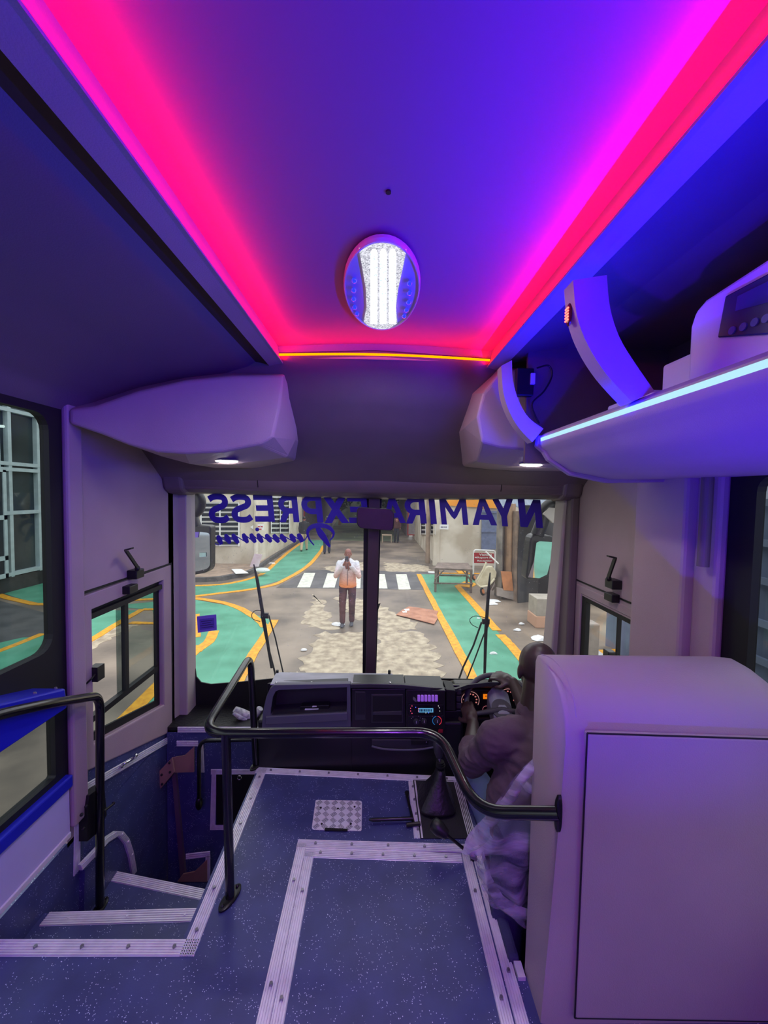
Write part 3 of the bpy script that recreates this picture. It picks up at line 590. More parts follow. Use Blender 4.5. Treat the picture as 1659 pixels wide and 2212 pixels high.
# ================================================================== STAIRWELL FRONT AND LEDGE
YF=2.27
ST(MB().box((XL,YF,-1.05),(-.60,YF+.03,-.02)).build('trim_22',spk))
ST(MB().box((XL,YF,-.03),(-.60,2.53,0)).build('trim_23',M('black mat',(15,15,18),.5,bump=.3,bs=60)))
tg=lambda o,l: tag(o,l,'trim strip','stairwell edge strips')
q=MB(); a,b_=P(1,YF-.002,384,1576),P(1,YF-.002,562,1576); ribs(q,a,b_,V((0,0,.018)),(0,-1,0),3); screws(q,a,b_,3,(0,-1,0)); tg(q.build('edge_strip',alu),'aluminium strip along the front ledge left of the dashboard')
q=MB(); a,b_=P(1,YF-.002,382,1606),P(1,YF-.002,428,1606); ribs(q,a,b_,V((0,0,.018)),(0,-1,0),3); screws(q,a,b_,1,(0,-1,0)); q2=MB(); tg(q.build('edge_strip',alu),'short ribbed strip just under the front ledge beside the door')
q=MB(); a,b_=P(1,YF-.002,434,1606),P(1,YF-.002,437,1668); ribs(q,a,b_,V((.014,0,0)),(0,-1,0),3); tg(q.build('edge_strip',alu),'short upright strip behind the thin black stairwell rail')
hf=T('stairwell_hatch','dark hatch framed in ribbed aluminium on the front wall of the stairwell','hatch',P(1,YF,500,1790))
MB().prism([P(1,YF-.001,*p) for p in ((468,1672),(580,1672),(580,1780),(468,1780))],(0,-.006,0)).build('hatch_panel',rubber,hf)
for a,b_,wv in (((456,1667),(580,1667),V((0,0,.016))),((463,1662),(459,1792),V((.016,0,0))),((456,1787),(580,1787),V((0,0,.016)))):
    q=MB(); ribs(q,P(1,YF-.002,*a),P(1,YF-.002,*b_),wv,(0,-1,0),4); q.build('frame_strip',alu,hf)
q=MB(); c=P(1,YF-.008,517,1680); q.tube([c+V((.012*math.cos(t),0,.012*math.sin(t))) for t in [2*math.pi*k/12 for k in range(12)]],.003,6,True); q.build('lock_ring',steel,hf)
brn=M('brown painted bracket',(158,122,104),.5,var=.1)
br=T('door_bracket','brown painted steel bracket at the front edge of the entrance door','bracket',P(1,2.2,375,1700))
MB().prism([P(1,2.2,*p) for p in ((341,1669),(371,1637),(376,1668),(346,1704))],(.004,.006,0)).build('plate',brn,br)
MB().prism([P(1,2.215,*p) for p in ((371,1637),(399,1632),(419,1613),(419,1668),(376,1669))],(0,.006,0)).build('arm',brn,br)
q=MB()
for p in ((349,1674),(366,1648),(367,1668),(350,1694)): q.ball(P(1,2.197,*p),.007,8,6)
q.build('bolts',rubber,br)
b2=T('door_bracket','brown steel bracket at the bottom of the stairwell with an edge strip above it','bracket',P(1,2.1,420,1900))
MB().prism([P(1,2.12,*p) for p in ((383,1905),(395,1889),(420,1884),(447,1858),(447,1905))],(0,.008,0)).build('plate',brn,b2)
q=MB(); ribs(q,P(1,2.13,402,1850),P(1,2.13,454,1844),V((0,0,.017)),(0,-1,0),3); ribs(q,P(1,2.13,449,1846),P(1,2.13,449,1902),V((.014,0,0)),(0,-1,0),3); q.build('edge_strip',alu,b2)
ST(MB().prism([P(1,2.25,*p) for p in ((370,1660),(378,1660),(401,1905),(390,1905))],(0,.02,0)).build('trim_24',M('mauve batten',(96,78,92),.5)))
nb=T('rolled_cloth','crumpled white patterned cloth lying on the black ledge left of the dashboard','cloth',P(1,2.38,530,1552))
q=MB(); pts=[P(1,2.36,507,1532),P(1,2.37,520,1540),P(1,2.38,535,1546),P(1,2.39,548,1548)]
q.tube(pts,[.018,.027,.026,.015],10); q.tube([P(1,2.38,549,1552),P(1,2.38,556,1540),P(1,2.38,562,1530)],[.012,.022,.02],8); q.tube([p+V((0,-.02,-.012)) for p in pts[:3]],[.01,.017,.012],8)
q.build('cloth',M('patterned cloth',(215,215,218),.8,bump=.5,bs=60,c2=(150,152,158),vs=45),nb,smooth=True)
# ================================================================== DASHBOARD
dash=T('dashboard','long black dashboard with tray, vents, radio and instrument cluster under the windscreen','dashboard',(.2,2.1,-.06))
DY=1.92
def dp(pts,Y,d,name,mat,par=dash,bev=.003): return MB().prism([P(1,Y,*p) for p in pts],(0,d,0)).build(name,mat,par,bevel=bev)
MB().box((-.60,1.93,-.05),(.455,2.30,.25)).build('lower_panel',plast_b,dash,bevel=.01)
MB().box((.455,2.12,-.45),(1.18,2.30,.16)).build('lower_panel',plast_b,dash,bevel=.01)
dl,dr_=P(1,DY,566,1480),P(1,DY,990,1484)
q=MB(); q.prism([(-.585,DY+.12,.20),(-.585,DY+.12,dl.z-.05),(-.585,2.1,dl.z-.075),(-.585,2.52,.17),(-.585,2.52,.10)],(.585+.46,0,0)); q.build('body',plast_b,dash,bevel=.006)
q=MB(); q.prism([(.46,2.17,.10),(.46,2.17,.335),(.46,2.24,.325),(.46,2.52,.17),(.46,2.52,.0)],(.70,0,0)); q.build('body',plast_b,dash,bevel=.01)
# hood running over the middle to the cluster
q=MB()
hood=[(757,1483),(800,1482),(870,1484),(930,1490),(985,1493),(1010,1484),(1060,1478),(1110,1480),(1200,1490)]
yy=[DY-.01,DY-.01,DY-.01,DY-.01,1.96,2.02,2.06,2.1,2.14]
top=[P(1,y,a,b_-5) for (a,b_),y in zip(hood,yy)]; bot=[P(1,y,a,b_+4) for (a,b_),y in zip(hood,yy)]
q.loft([[b_,a,V((a.x,2.36,min(a.z,.43)-.15)),V((a.x,2.36,b_.z-.19))] for a,b_ in zip(top,bot)]); q.build('hood',plast,dash,bevel=.004)
# tray unit
fr_o=[(592,1480),(757,1477),(758,1571),(565,1575),(567,1540),(575,1505),(583,1488)]
fr_i=[(603,1491),(749,1485),(749,1537),(585,1545),(586,1530),(590,1505),(596,1494)]
q=MB(); a=py_(DY,fr_o); b_=py_(DY,fr_i); n=7; d=V((0,.03,0)); q.add(a+b_+[p+d for p in a+b_],[(i,(i+1)%n,n+(i+1)%n,n+i) for i in range(n)]+[(2*n+i,3*n+i,3*n+(i+1)%n,2*n+(i+1)%n) for i in range(n)]+[(i,2*n+i,2*n+(i+1)%n,(i+1)%n) for i in range(n)]+[(n+i,n+(i+1)%n,3*n+(i+1)%n,3*n+i) for i in range(n)])
q.build('tray_frame',plast_g,dash,bevel=.004)
q=MB(); c=[p+V((0,.10,0)) for p in b_]; q.loft([b_,c],True,False); q.add(c,[tuple(range(n))]); q.build('tray_recess',plast,dash)
dp([(574,1549),(750,1540),(750,1557),(572,1566)],DY-.012,.02,'tray_lip',plast_g)
bb=T('document_holder','small black box with a white label in the dashboard tray','box',P(1,1.97,678,1540))
dp([(646,1541),(649,1526),(711,1523),(711,1539)],1.955,.04,'case',plast_b,bb); dp([(657,1539),(659,1531),(688,1531),(687,1539)],1.952,.003,'label',M('white paper',(215,215,220),.6),bb,0); dp([(674,1528),(675,1525),(684,1525),(684,1527)],1.95,.003,'label',M('white paper',(215,215,220)),bb,0)
# metal lid above
ld=T('metal_sheet','flat grey metal sheet lying over the dashboard against the windscreen, with rivets','metal sheet',P(1,1.97,700,1478))
a=[P(1,1.93,584,1478),P(1,1.93,846,1479),P(1,2.28,848,1455),P(1,2.28,597,1452)]; q=MB(); q.prism(a,(0,0,-.004)); q.prism([a[0],a[1],a[1]+V((0,.002,-.006)),a[0]+V((0,.002,-.006))],(0,.004,0)); q.build('sheet',M('grey lid metal',(172,174,184),.6,.0,var=.15,vs=6),ld)
q=MB()
for x_ in (597,673,757,842): p=P(1,1.96,x_,1474); q.ball(p,(.007,.007,.004),8,5)
q.build('rivets',steel,ld)
q=MB(); q.cyl(P(1,2.26,599,1458),P(1,2.26,599,1448),.008); q.cyl(P(1,2.26,841,1462),P(1,2.26,841,1448),.008); q.build('hinge_pins',rubber,ld)
# centre
dp([(760,1488),(876,1488),(876,1576),(760,1576)],DY,.16,'centre_panel',plast_b)
q=MB(); 
dp([(767,1494),(790,1494),(790,1556),(767,1556)],DY-.004,.006,'vent_surround',plast,dash)
q=MB()
for k in range(9):
    x_=769+k*2.2; q.prism([P(1,DY-.006,x_,1497),P(1,DY-.006,x_+1,1497),P(1,DY-.006,x_+1,1544),P(1,DY-.006,x_,1544)],(0,.006,0))
q.build('air_vent',rubber,dash)
dp([(802,1500),(871,1500),(871,1562),(802,1562)],DY-.003,.004,'storage_frame',plast); dp([(805,1503),(868,1503),(868,1559),(805,1559)],DY-.005,.004,'storage_opening',rubber); dp([(805,1538),(868,1536),(868,1545),(805,1545)],DY-.007,.004,'storage_shelf',M('dusty shelf',(52,50,55),.8),dash)
dp([(877,1490),(962,1492),(962,1576),(877,1576)],DY-.008,.16,'console',plast_b)
dp([(882,1521),(958,1522),(957,1544),(882,1544)],DY-.014,.01,'radio',M('radio black',(8,8,10),.25))
rd=D.objects['radio']
dp([(904,1530),(936,1530),(936,1539),(904,1539)],DY-.016,.003,'radio_display',EM('radio lcd',(.10,.32,.55),1.0),rd,0)
q=MB(); bars(q,lambda u,v:P(1,DY-.018,906+28*u,1537.5-6*v),(.08,.04,.1,.03,.06,.04,.12,.04,.07,.04,.1,.04,.08,.04,.08)); q.build('radio_digits',EM('lcd digits',(.01,.03,.08),1),rd)
def leds(pts,col,nm,par,Y=DY-.017,r=.0022):
    q=MB()
    for p in pts: q.ball(P(1,Y,*p),r,6,5)
    q.build(nm,col,par)
leds([(890,1525),(887,1530),(887,1536),(890,1541),(904,1531),(904,1536)],EM('red led',(1,.1,.2),1.2),'radio_leds',rd)
leds([(898,1528),(926,1540)],EM('blue led',(.1,.15,1),1.2),'radio_leds',rd); leds([(947,1525),(949,1529),(950,1536),(920,1540)],EM('white led',(.8,.75,.8),.8),'radio_leds',rd)
q=MB(); 
for k in range(6):
    x_=905+k*7.6; s=T  
    sw=dp([(x_-2.9,1503),(x_+2.9,1503),(x_+3,1516),(x_-3,1516)],DY-.02,.012,'rocker_switch',M('violet rocker',(150,110,200),.3,emit=(.35,.12,.7),es=.35),dash,.002)
dp([(893,1507),(898,1510),(900,1516),(897,1516),(892,1511)],DY-.018,.01,'rocker_switch',M('grey rocker',(110,110,118),.4),dash,0)
dp([(882,1546),(958,1546),(958,1573),(882,1573)],DY-.012,.01,'heater_panel',plast_b)
hp_=D.objects['heater_panel']
def ring(cpx,cpy,rpx,a0,a1,col,nm,par,Y,th=.0016):
    q=MB(); q.tube([P(1,Y,cpx+rpx*math.cos(math.radians(a)),cpy-rpx*math.sin(math.radians(a))) for a in [a0+(a1-a0)*k/16 for k in range(17)]],th,6); q.build(nm,col,par)
for x_,y_ in ((899,1558),(916,1557),(944,1557)):
    q=MB(); c=P(1,DY-.012,x_,y_); q.cyl(c,c+V((0,-.014,0)),.015,.012,16); q.build('heater_knob',plast,hp_,smooth=40)
    q=MB(); q.box(c+V((-.002,-.016,-.002)),c+V((.001,-.013,.010))); q.build('knob_marker',M('white plastic',(205,205,210)),hp_)
ring(944,1557,9.5,-60,80,EM('red ring',(1,.05,.1),.6),'dial_ring',hp_,DY-.014); ring(944,1557,9.5,100,240,EM('blue ring',(.03,.2,.55),.6),'dial_ring',hp_,DY-.014)
leds([(889,1552),(892,1549),(904,1547),(907,1556),(908,1551),(913,1552),(918,1554),(921,1556),(912,1562),(934,1547)],M('white plastic',(205,205,210)),'dial_marks',hp_,DY-.013,.0016)
dp([(948,1575),(957,1576),(957,1584),(946,1583)],DY-.012,.01,'hazard_button',M('red plastic',(150,22,30),.4))
dp([(964,1490),(984,1492),(984,1535),(964,1535)],DY+.01,.1,'air_vent',rubber)
for j in range(4): dp([(986,1489+j*15),(997,1490+j*15),(997,1501+j*15),(986,1501+j*15)],1.97,.02,'switch_blank',plast)
dp([(962,1536),(1000,1536),(1000,1600),(962,1600)],1.97,.12,'side_panel',plast_b)
# glove drawer and lower seams
dp([(803,1598),(936,1598),(936,1612),(900,1618),(850,1618),(803,1612)],DY+.002,.02,'glove_drawer',plast)
q=MB(); q.tube(smooth_path([P(1,DY-.004,*p) for p in((803,1612),(830,1618),(870,1620),(905,1619),(937,1614))],4),.005,8); q.build('drawer_lip',plast_g,D.objects['glove_drawer'])
dp([(888,1599),(926,1599),(926,1609),(888,1609)],DY-.004,.008,'ashtray',rubber); leds([(921,1603)],steel,'ashtray_pin',D.objects['ashtray'],DY-.008,.004)
dp([(757,1580),(759,1580),(760,1668),(758,1668)],DY+.005,.01,'panel_seam',rubber,dash,0)
# instrument cluster
CYY=2.15
cl_=T('instrument_cluster','instrument cluster with two red-lit gauges and an orange display behind the steering wheel','instrument cluster',P(1,CYY,1060,1545))
dp([(992,1490),(1180,1490),(1180,1560),(992,1560)],CYY,.02,'panel',plast_b,cl_)
for cx_,cy_,r0,n_ in ((1016,1513,19,1),(1097,1508,20,2)):
    q=MB(); c=P(1,CYY-.002,cx_,cy_); R_=r0*CYY/831; q.cyl(c,c+V((0,-.004,0)),R_,seg=32); g_=q.build('gauge',M('gauge face',(22,14,18),.3),cl_)
    ring(cx_,cy_,r0,-30,210,EM('gauge ring',(.75,.35,.35),.55),'gauge_ring',g_,CYY-.008,.0018)
    for k in range(9):
        a=math.radians(-20+220*k/8); q=MB(); a_=(cx_+r0*.72*math.cos(a),cy_-r0*.72*math.sin(a)); q.prism([P(1,CYY-.008,a_[0]-1.6,a_[1]-1.2),P(1,CYY-.008,a_[0]+1.6,a_[1]-1.2),P(1,CYY-.008,a_[0]+1.6,a_[1]+1.2),P(1,CYY-.008,a_[0]-1.6,a_[1]+1.2)],(0,.002,0)); q.build('gauge_number',EM('gauge red',(.9,.28,.25),.6),g_)
dp([(1044,1500),(1065,1500),(1065,1510),(1044,1510)],CYY-.004,.003,'display',EM('orange lcd',(1,.24,.01),.85),cl_,0)
q=MB(); bars(q,lambda u,v:P(1,CYY-.006,1048+6*u,1505-2.5*v),(.25,.1,.25,.1,.25)); q.build('display_digits',EM('lcd dark',(.2,.04,.0),1),cl_)
leds([(1055,1514)],EM('blue led2',(.1,.2,1),1.5),'warning_light',cl_,CYY-.005,.004)
for cx_ in (1050,1067): ring(cx_,1532,7,-30,210,EM('gauge ring2',(.7,.2,.25),.5),'small_gauge',cl_,CYY-.004,.0014)
dp([(1051,1531),(1068,1530),(1068,1537),(1052,1538)],CYY-.02,.002,'label',M('white paper',(215,215,220)),cl_,0)
# steering wheel
sc=P(1,2.0,1085,1529); a=math.radians(33); R_=.190
u=V((1,0,0)); v=V((0,math.cos(a),math.sin(a))); n_=V((0,-math.sin(a),math.cos(a)))
sw=T('steering_wheel','grey steering wheel held by the driver','steering wheel',sc)
grw=M('grey wheel rubber',(72,70,74),.45)
MB().tube([sc+u*(R_*math.cos(t))+v*(R_*math.sin(t)) for t in [2*math.pi*k/64 for k in range(64)]],.0145,12,True).build('rim',grw,sw,smooth=True)
q=MB(); q.cyl(sc-n_*.05,sc-n_*.01,.045,.055,20); q.build('hub',grw,sw,smooth=40)
for t in (-.2,math.pi+.2): q=MB(); q.tube([sc-n_*.02,sc+(u*math.cos(t)+v*math.sin(t))*R_],[.016,.010],8); q.build('spoke',grw,sw,smooth=True)
q=MB(); q.loft([[sc+V((x_,.12,z_)) for x_,z_ in ((-.05,-.06),(.07,-.06),(.07,.02),(.03,.055),(-.02,.055),(-.05,.02))],[sc+V((x_,-.02,z_-.06)) for x_,z_ in ((-.05,-.06),(.07,-.06),(.06,.02),(.03,.04),(-.02,.04),(-.05,.02))]])
q.cyl(sc-n_*.06,sc-n_*.35,.035,.035); q.build('column_cover',M('pale grey plastic',(150,154,160),.6,var=.12),sw,bevel=.008)
# rear view mirror
mi=T('rear_view_mirror','rounded interior rear view mirror fixed to the windscreen centre pillar','mirror',P(1,2.33,811,1146))
def rq(pts,r=.25,n=4):
    pts=[V(p) for p in pts]; out=[]
    for i in range(4):
        a,b_,c=pts[i-1],pts[i],pts[(i+1)%4]; p=b_.lerp(a,r*.5); s=b_.lerp(c,r*(b_-a).length/(c-b_).length*.5)
        for k in range(n+1): t=k/n; out.append(p*(1-t)**2+b_*2*t*(1-t)+s*t*t)
    return out
mp_=[P(1,2.33,771,1095),P(1,2.33,853,1100),P(1,2.33,850,1147),P(1,2.33,770,1141)]; dd=V((0,.022,0))
MB().prism(rq(mp_,.4),dd).build('housing',plast_b,mi,bevel=.003)
cc=sum(mp_,V())/4; q=MB(); q.prism([cc.lerp(p,.95)+V((0,-.006-.07*(p.z-cc.z),0)) for p in rq(mp_,.4)],(0,.002,0)); q.build('mirror_glass',M('mirror glass',(235,235,240),.03,1),mi)
q=MB(); q.cyl(cc+dd,cc+V((0,.09,.02)),.008); q.build('arm',black,mi)
# ================================================================== PLATFORM DETAILS
ck=T('checker_plate','small square of aluminium checker plate screwed to the blue floor','floor plate',P(2,0,729,1762))
pc=[P(2,.002,*p) for p in ((682,1729),(782,1731),(781,1796),(673,1793))]
MB().prism(rq(pc,.12),(0,0,.003)).build('plate',M('bright aluminium',(240,240,242),.35,.35),ck)
q=MB(); bil=lambda u,v:pc[3].lerp(pc[2],u).lerp(pc[0].lerp(pc[1],u),v)
NX,NY=6,5
for i in range(NX):
    for j in range(NY):
        cu_,cv_=(i+.5)/NX,(j+.5)/NY; c=bil(cu_,cv_)+V((0,0,.003)); s=1 if (i+j)%2 else -1
        dv=V((.7,s*.7,0)); pv=V((-s*.7,.7,0))
        for k in range(-2,3):
            m_=c+pv*(k*.0052); m_.z=c.z
            if abs(m_.x-ck.location.x)<.125: q.tube([m_-dv*.011,m_-dv*.008,m_+dv*.008,m_+dv*.011],[.0003,.0014,.0014,.0003],6)
q.build('tread_pattern',M('dark tread edge',(120,120,128),.3,.7),ck)
q=MB()
for p in ((730,1747),(693,1745),(766,1743),(695,1780),(758,1780)): c=P(2,.005,*p); q.cyl(c,c+V((0,0,.002)),.0045,seg=8)
q.build('screws',rubber,ck)
MB().prism([P(2,.004,*p) for p in((702,1790),(751,1792),(751,1796),(701,1795))],(0,0,.004)).build('finger_slot',rubber,ck)
tag(MB().prism([P(2,.001,*p) for p in((892,1684),(1003,1688),(1024,1812),(908,1812))],(0,0,.003)).build('rubber_mat',M('black floor mat',(28,28,32),.75,bump=.3,bs=150)),'black rubber mat under the gear lever','mat')
gl=T('gear_lever','gear lever with a black leather gaiter in front of the dashboard','gear lever',P(2,0,940,1740))
base=[P(2,.003,*p) for p in ((895,1693),(897,1730),(900,1768),(925,1774),(951,1777),(975,1774),(993,1770),(985,1730),(972,1686),(935,1686))]
tc_=P(1,1.72,952,1658); n=len(base); bc=sum(base,V())/n
rings=[]
for k in range(9):
    t=k/8; s=(1-t)**1.6; w_=.028
    rr_=[]
    for i,p in enumerate(base):
        ang=math.atan2(p.y-bc.y,p.x-bc.x); tt=bc.lerp(tc_,t)+V((math.cos(ang)*w_*(1-.15*t),math.sin(ang)*w_,0)); q_=tt.lerp(V((p.x,p.y,tt.z)),s); cr_k=1-.10*math.sin(math.pi*t)*(1 if i%2 else -1); q_=V((tt.x+(q_.x-tt.x)*cr_k,tt.y+(q_.y-tt.y)*cr_k,tt.z)); rr_.append(q_)
    rings.append(rr_)
MB().loft(rings).build('gaiter',M('black leather',(24,22,26),.45,bump=.3,bs=70),gl,smooth=60,sub=1)
q=MB(); kt=P(1,1.74,944,1600); 
for k in range(3): c=tc_.lerp(kt,.05+.06*k); q.cyl(c,c+V((0,0,.008)),.022-.002*k)
q.build('collar',rubber,gl); MB().cyl(tc_,kt,.007).build('stick',steel,gl); k1=tc_.lerp(kt,.38); MB().tube([k1,tc_.lerp(kt,.55),tc_.lerp(kt,.9),kt+V((0,0,.01))],[.014,.02,.022,.010],14).build('knob',plast,gl,smooth=True)
hb=T('park_brake_lever','short black handled lever lying out over the floor strip beside the gear gaiter','lever',P(2,0,1015,1850))
a,b_,c=P(1,1.49,932,1776),P(1,1.46,966,1804),P(2,0.01,1022,1850)
MB().tube([a,a.lerp(b_,.12),a.lerp(b_,.5),b_],[.014,.026,.028,.018],12).build('handle',plast_b,hb,smooth=True); MB().tube([b_,b_.lerp(c,.6),c],.006,8).build('rod',black,hb)
q=MB(); q.box(c-V((.012,.012,.01)),c+V((.012,.012,.01))); q.build('pivot',black,hb)
tl=T('wheel_brace','black T-shaped metal tool with a long bar lying on the floor strip','tool',P(2,0,890,1772))
MB().tube([P(2,.022,797,1771),P(2,.022,805,1771),P(2,.022,892,1768)],[.003,.007,.007],8).build('bar',black,tl,smooth=True)
MB().tube([P(2,.02,879,1712),P(2,.02,880,1722),P(2,.012,894,1780)],[.011,.006,.006],8).build('shaft',black,tl,smooth=True)
MB().tube([P(2,.012,878,1782),P(2,.012,908,1779)],.008,8).build('cross_bar',black,tl)
# ================================================================== PARTITION
pa=T('driver_partition','tall padded mauve vinyl partition behind the driver with a recessed rear panel','partition',(.8,1.03,0))
pv=M('mauve padded vinyl',(168,150,158),.5,bump=.12,bs=280,var=.05,vs=2.5)
prf=[(1.085,0),(1.10,.3),(1.125,.6),(1.15,.88),(1.152,.925),(1.145,.941),(1.12,.948),(1.08,.945),(1.03,.93),(.985,.90),(.955,.86),(.94,.80),(.945,.6),(.955,.3),(.968,0)]
xs=[(.0,.985,.010),(.004,.995,.003),(.015,1,0),(.60,1,0),(.635,.995,.0),(.655,.97,.02)]
cY,cZ_=1.05,.47
rings=[]
for dx,s,_ in xs: rings.append([V((.462+dx+.030*z_*(1 if dx<.3 else -1),cY+(y-cY)*(1-(1-s)*1.8),cZ_+(z_-cZ_)*s if z_>.01 else 0)) for y,z_ in prf])
MB().loft(rings).build('padding',pv,pa,smooth=50)
yb_=lambda z_:.968-.028*min(z_/.8,1)
q=MB(); A_,B_,C__,D__=P(1,.930,1268,1583),P(1,.930,1700,1597),P(1,.958,1700,2205),P(1,.958,1241,2197)
q.prism([A_+V((0,-.004,0)),B_+V((0,-.004,0)),C__+V((0,-.004,0)),D__+V((0,-.004,0))],(0,.02,0)); q.build('rear_panel',pv,pa,bevel=.006,seg=3)
q=MB()
for a,b_ in ((A_,B_),(A_,D__),(D__,C__)): q.tube([a+V((0,-.0015,0)),b_+V((0,-.0015,0))],.0022,6)
q.build('panel_gap',M('panel gap',(18,8,26),.8),pa)
sm=[(1171,1414),(1185,1418),(1200,1428),(1217,1448),(1231,1478),(1241,1510),(1246,1550)]
q=MB(); q.tube(smooth_path([P(0,.4775+.002,*p)+V((-.001,0,0)) for p in sm],4),.0018,6); q.build('stitched_seam',pv,pa)
tag(MB().box((.434,1.06,-.02),(.456,1.10,.012)).build('sill_plate',alu),'small aluminium corner plate between the floor strip and the partition foot','plate')
# ================================================================== LETTERING ON THE GLASS
ink=M('violet vinyl lettering',(48,30,150),.4)
def cap_letter(q,ch,fn,w=.30,h=.205):
    S=[]; c=.5
    bar=lambda a,b: [(a,0),(b,0),(b,1),(a,1)]
    if ch=='I': S=[bar(0,1)]
    if ch=='N': S=[bar(0,w),bar(1-w,1),[(0,1),(w*1.05,1),(1,0),(1-w*1.05,0)]]
    if ch=='M': w=.2; S=[bar(0,w),bar(1-w,1),[(0,1),(w*1.05,1),(.5+w*.5,.30),(.5,.2),(.5-w*.5,.30)],[(1,1),(1-w*1.05,1),(.5-w*.5,.30),(.5,.2),(.5+w*.5,.30)]]
    if ch=='Y': w=.27; S=[[(0,1),(w*1.1,1),(.5+w*.5,.42),(.5-w*.5,.36)],[(1,1),(1-w*1.1,1),(.5-w*.5,.42),(.5+w*.5,.36)],bar(.5-w/2,.5+w/2)[:2]+[(.5+w/2,.42),(.5-w/2,.42)]]
    if ch=='A': w=.25; S=[[(0,0),(w,0),(.5+w*.42,1),(.5-w*.42,1)],[(1,0),(1-w,0),(.5-w*.42,1),(.5+w*.42,1)],[(.2,.2),(.8,.2),(.74,.38),(.26,.38)]]
    if ch=='X': S=[[(0,1),(w,1),(1,0),(1-w,0)],[(1,1),(1-w,1),(0,0),(w,0)]]
    if ch=='E': S=[bar(0,w),[(0,1),(1,1),(1,1-h),(0,1-h)],[(0,.5+h/2),(.9,.5+h/2),(.9,.5-h/2),(0,.5-h/2)],[(0,h),(1,h),(1,0),(0,0)]]
    def arcq(pts,hw,vw):
        n=len(pts); L=[]; R=[]
        for i,p in enumerate(pts):
            a,b=pts[max(i-1,0)],pts[min(i+1,n-1)]; tx,ty=b[0]-a[0],b[1]-a[1]; l=math.hypot(tx,ty); nx,ny=-ty/l,tx/l
            L.append((p[0]+nx*hw,p[1]+ny*vw)); R.append((p[0]-nx*hw,p[1]-ny*vw))
        return [[L[i],L[i+1],R[i+1],R[i]] for i in range(n-1)]
    if ch in 'PR':
        S=[bar(0,w)]+arcq([(w*.5,1-h/2),(.5,1-h/2)]+[(.5+.36*math.sin(a),.655+.2425*math.cos(a)) for a in [math.pi*k/12 for k in range(1,12)]]+[(.5,.4125),(w*.5,.4125)],w*.48,h/2)
        if ch=='R': S.append([(.42,.40),(.74,.44),(1.02,0),(.70,0)])
    if ch=='S':
        pts=smooth_path([(.93,.80,0),(.75,.875,0),(.5,.90,0),(.25,.86,0),(.16,.73,0),(.25,.60,0),(.5,.52,0),(.76,.43,0),(.85,.28,0),(.75,.14,0),(.5,.10,0),(.25,.12,0),(.06,.21,0)],4)
        S=arcq([(p.x,p.y) for p in pts],w*.48,h*.5)
    d=V((0,-.0015,0))
    for k,s_ in enumerate(S): q.prism([fn(u,v)+V((0,-.0001*k,0)) for u,v in s_],d)
def letter(ch,box,par,sh=.10):
    x0,y0,x1,y1,dyr=box
    q=MB(); H=y1-y0
    fn=lambda u,v: W(x1-(x1-x0)*u+(1-v)*H*sh-H*sh*.5, y1-H*v+dyr*(1-u), -.012)
    cap_letter(q,ch,fn); q.build('letter',ink,par)
for word,lab,bx_ in (('NYAMIRA','NYAMIRA in large violet mirrored capitals across the right half of the windscreen',[(1121,1077,1170,1138,3),(1065,1076,1111,1136,2),(1018,1075,1071,1134,1),(951,1075,1009,1133,1),(928,1074,941,1132,0),(875,1073,919,1131,0),(824,1072,874,1130,0)]),
                    ('EXPRESS','EXPRESS in large violet mirrored capitals across the left half of the windscreen',[(752,1071,794,1130,0),(698,1070,752,1130,0),(652,1070,696,1129,0),(602,1069,644,1128,0),(549,1068,591,1127,0),(499,1067,545,1129,0),(450,1066,495,1130,0)])):
    t=T('window_lettering',lab,'lettering',W((bx_[0][0]+bx_[-1][0])/2,1135),'violet lettering on the windscreen')
    for ch,b_ in zip(word,bx_): letter(ch,b_,t)
pm=T('window_lettering','Premium in small flowing violet mirrored script on the windscreen','lettering',W(590,1175),'violet lettering on the windscreen')
zz=lambda x,y:(400+x/3.95,1050+y/3.95)
def pen(pts,wd,name='letter'):
    q=MB(); c=smooth_path([W(*zz(*p),-.012) for p in pts],5); n=len(c); L,R2=[],[]
    for i,p in enumerate(c):
        t=(c[min(i+1,n-1)]-c[max(i-1,0)]).normalized(); s=V((t.z,0,-t.x)); k=i/(n-1); w_=wd(k)*.00125
        L.append(p+s*w_); R2.append(p-s*w_)
    q.loft([[a,b_,b_+V((0,-.0015,0)),a+V((0,-.0015,0))] for a,b_ in zip(L,R2)]); q.build(name,ink,pm)
fat=lambda k:2+11*math.sin(math.pi*(.12+.76*k)); thin=lambda k:2.6
pen([(1125,345),(1155,400),(1190,450),(1235,520)],lambda k:4+13*math.sin(math.pi*min(1,k*.9+.1)))
pen([(1100,505),(1058,450),(1045,390),(1080,348),(1150,335),(1220,350),(1262,390),(1262,430),(1235,462)],lambda k:3+9*math.sin(math.pi*k)**2)
st_=[((965,405),(1005,475)),((900,408),(940,478)),((815,410),(862,478)),((755,412),(800,480)),((690,410),(735,478)),((620,405),(660,482)),((560,405),(600,482)),((495,405),(535,485)),((405,408),(455,488)),((345,410),(385,490)),((280,420),(312,497))]
for i,(a,b_) in enumerate(st_):
    m_=((a[0]+b_[0])/2-3,(a[1]+b_[1])/2); pen([a,m_,b_],fat)
    if i<len(st_)-1:
        n2=st_[i+1]; pen([b_,((n2[0][0]+b_[0])/2+3,(n2[0][1]+b_[1])/2+4),n2[0]],thin)
pen([(980,480),(1020,460),(1045,420)],thin); pen([(255,490),(285,502),(312,492)],thin)
q=MB(); c=W(*zz(615,370),-.012); q.cyl(c,c+V((0,-.0015,0)),.0125,seg=20); q.build('letter',ink,pm)
sk=T('window_sticker','violet square permit sticker on the lower left of the windscreen','sticker',W(446,1365))
zq=[zz(100,1112),zz(265,1095),zz(270,1228),zz(108,1252)]
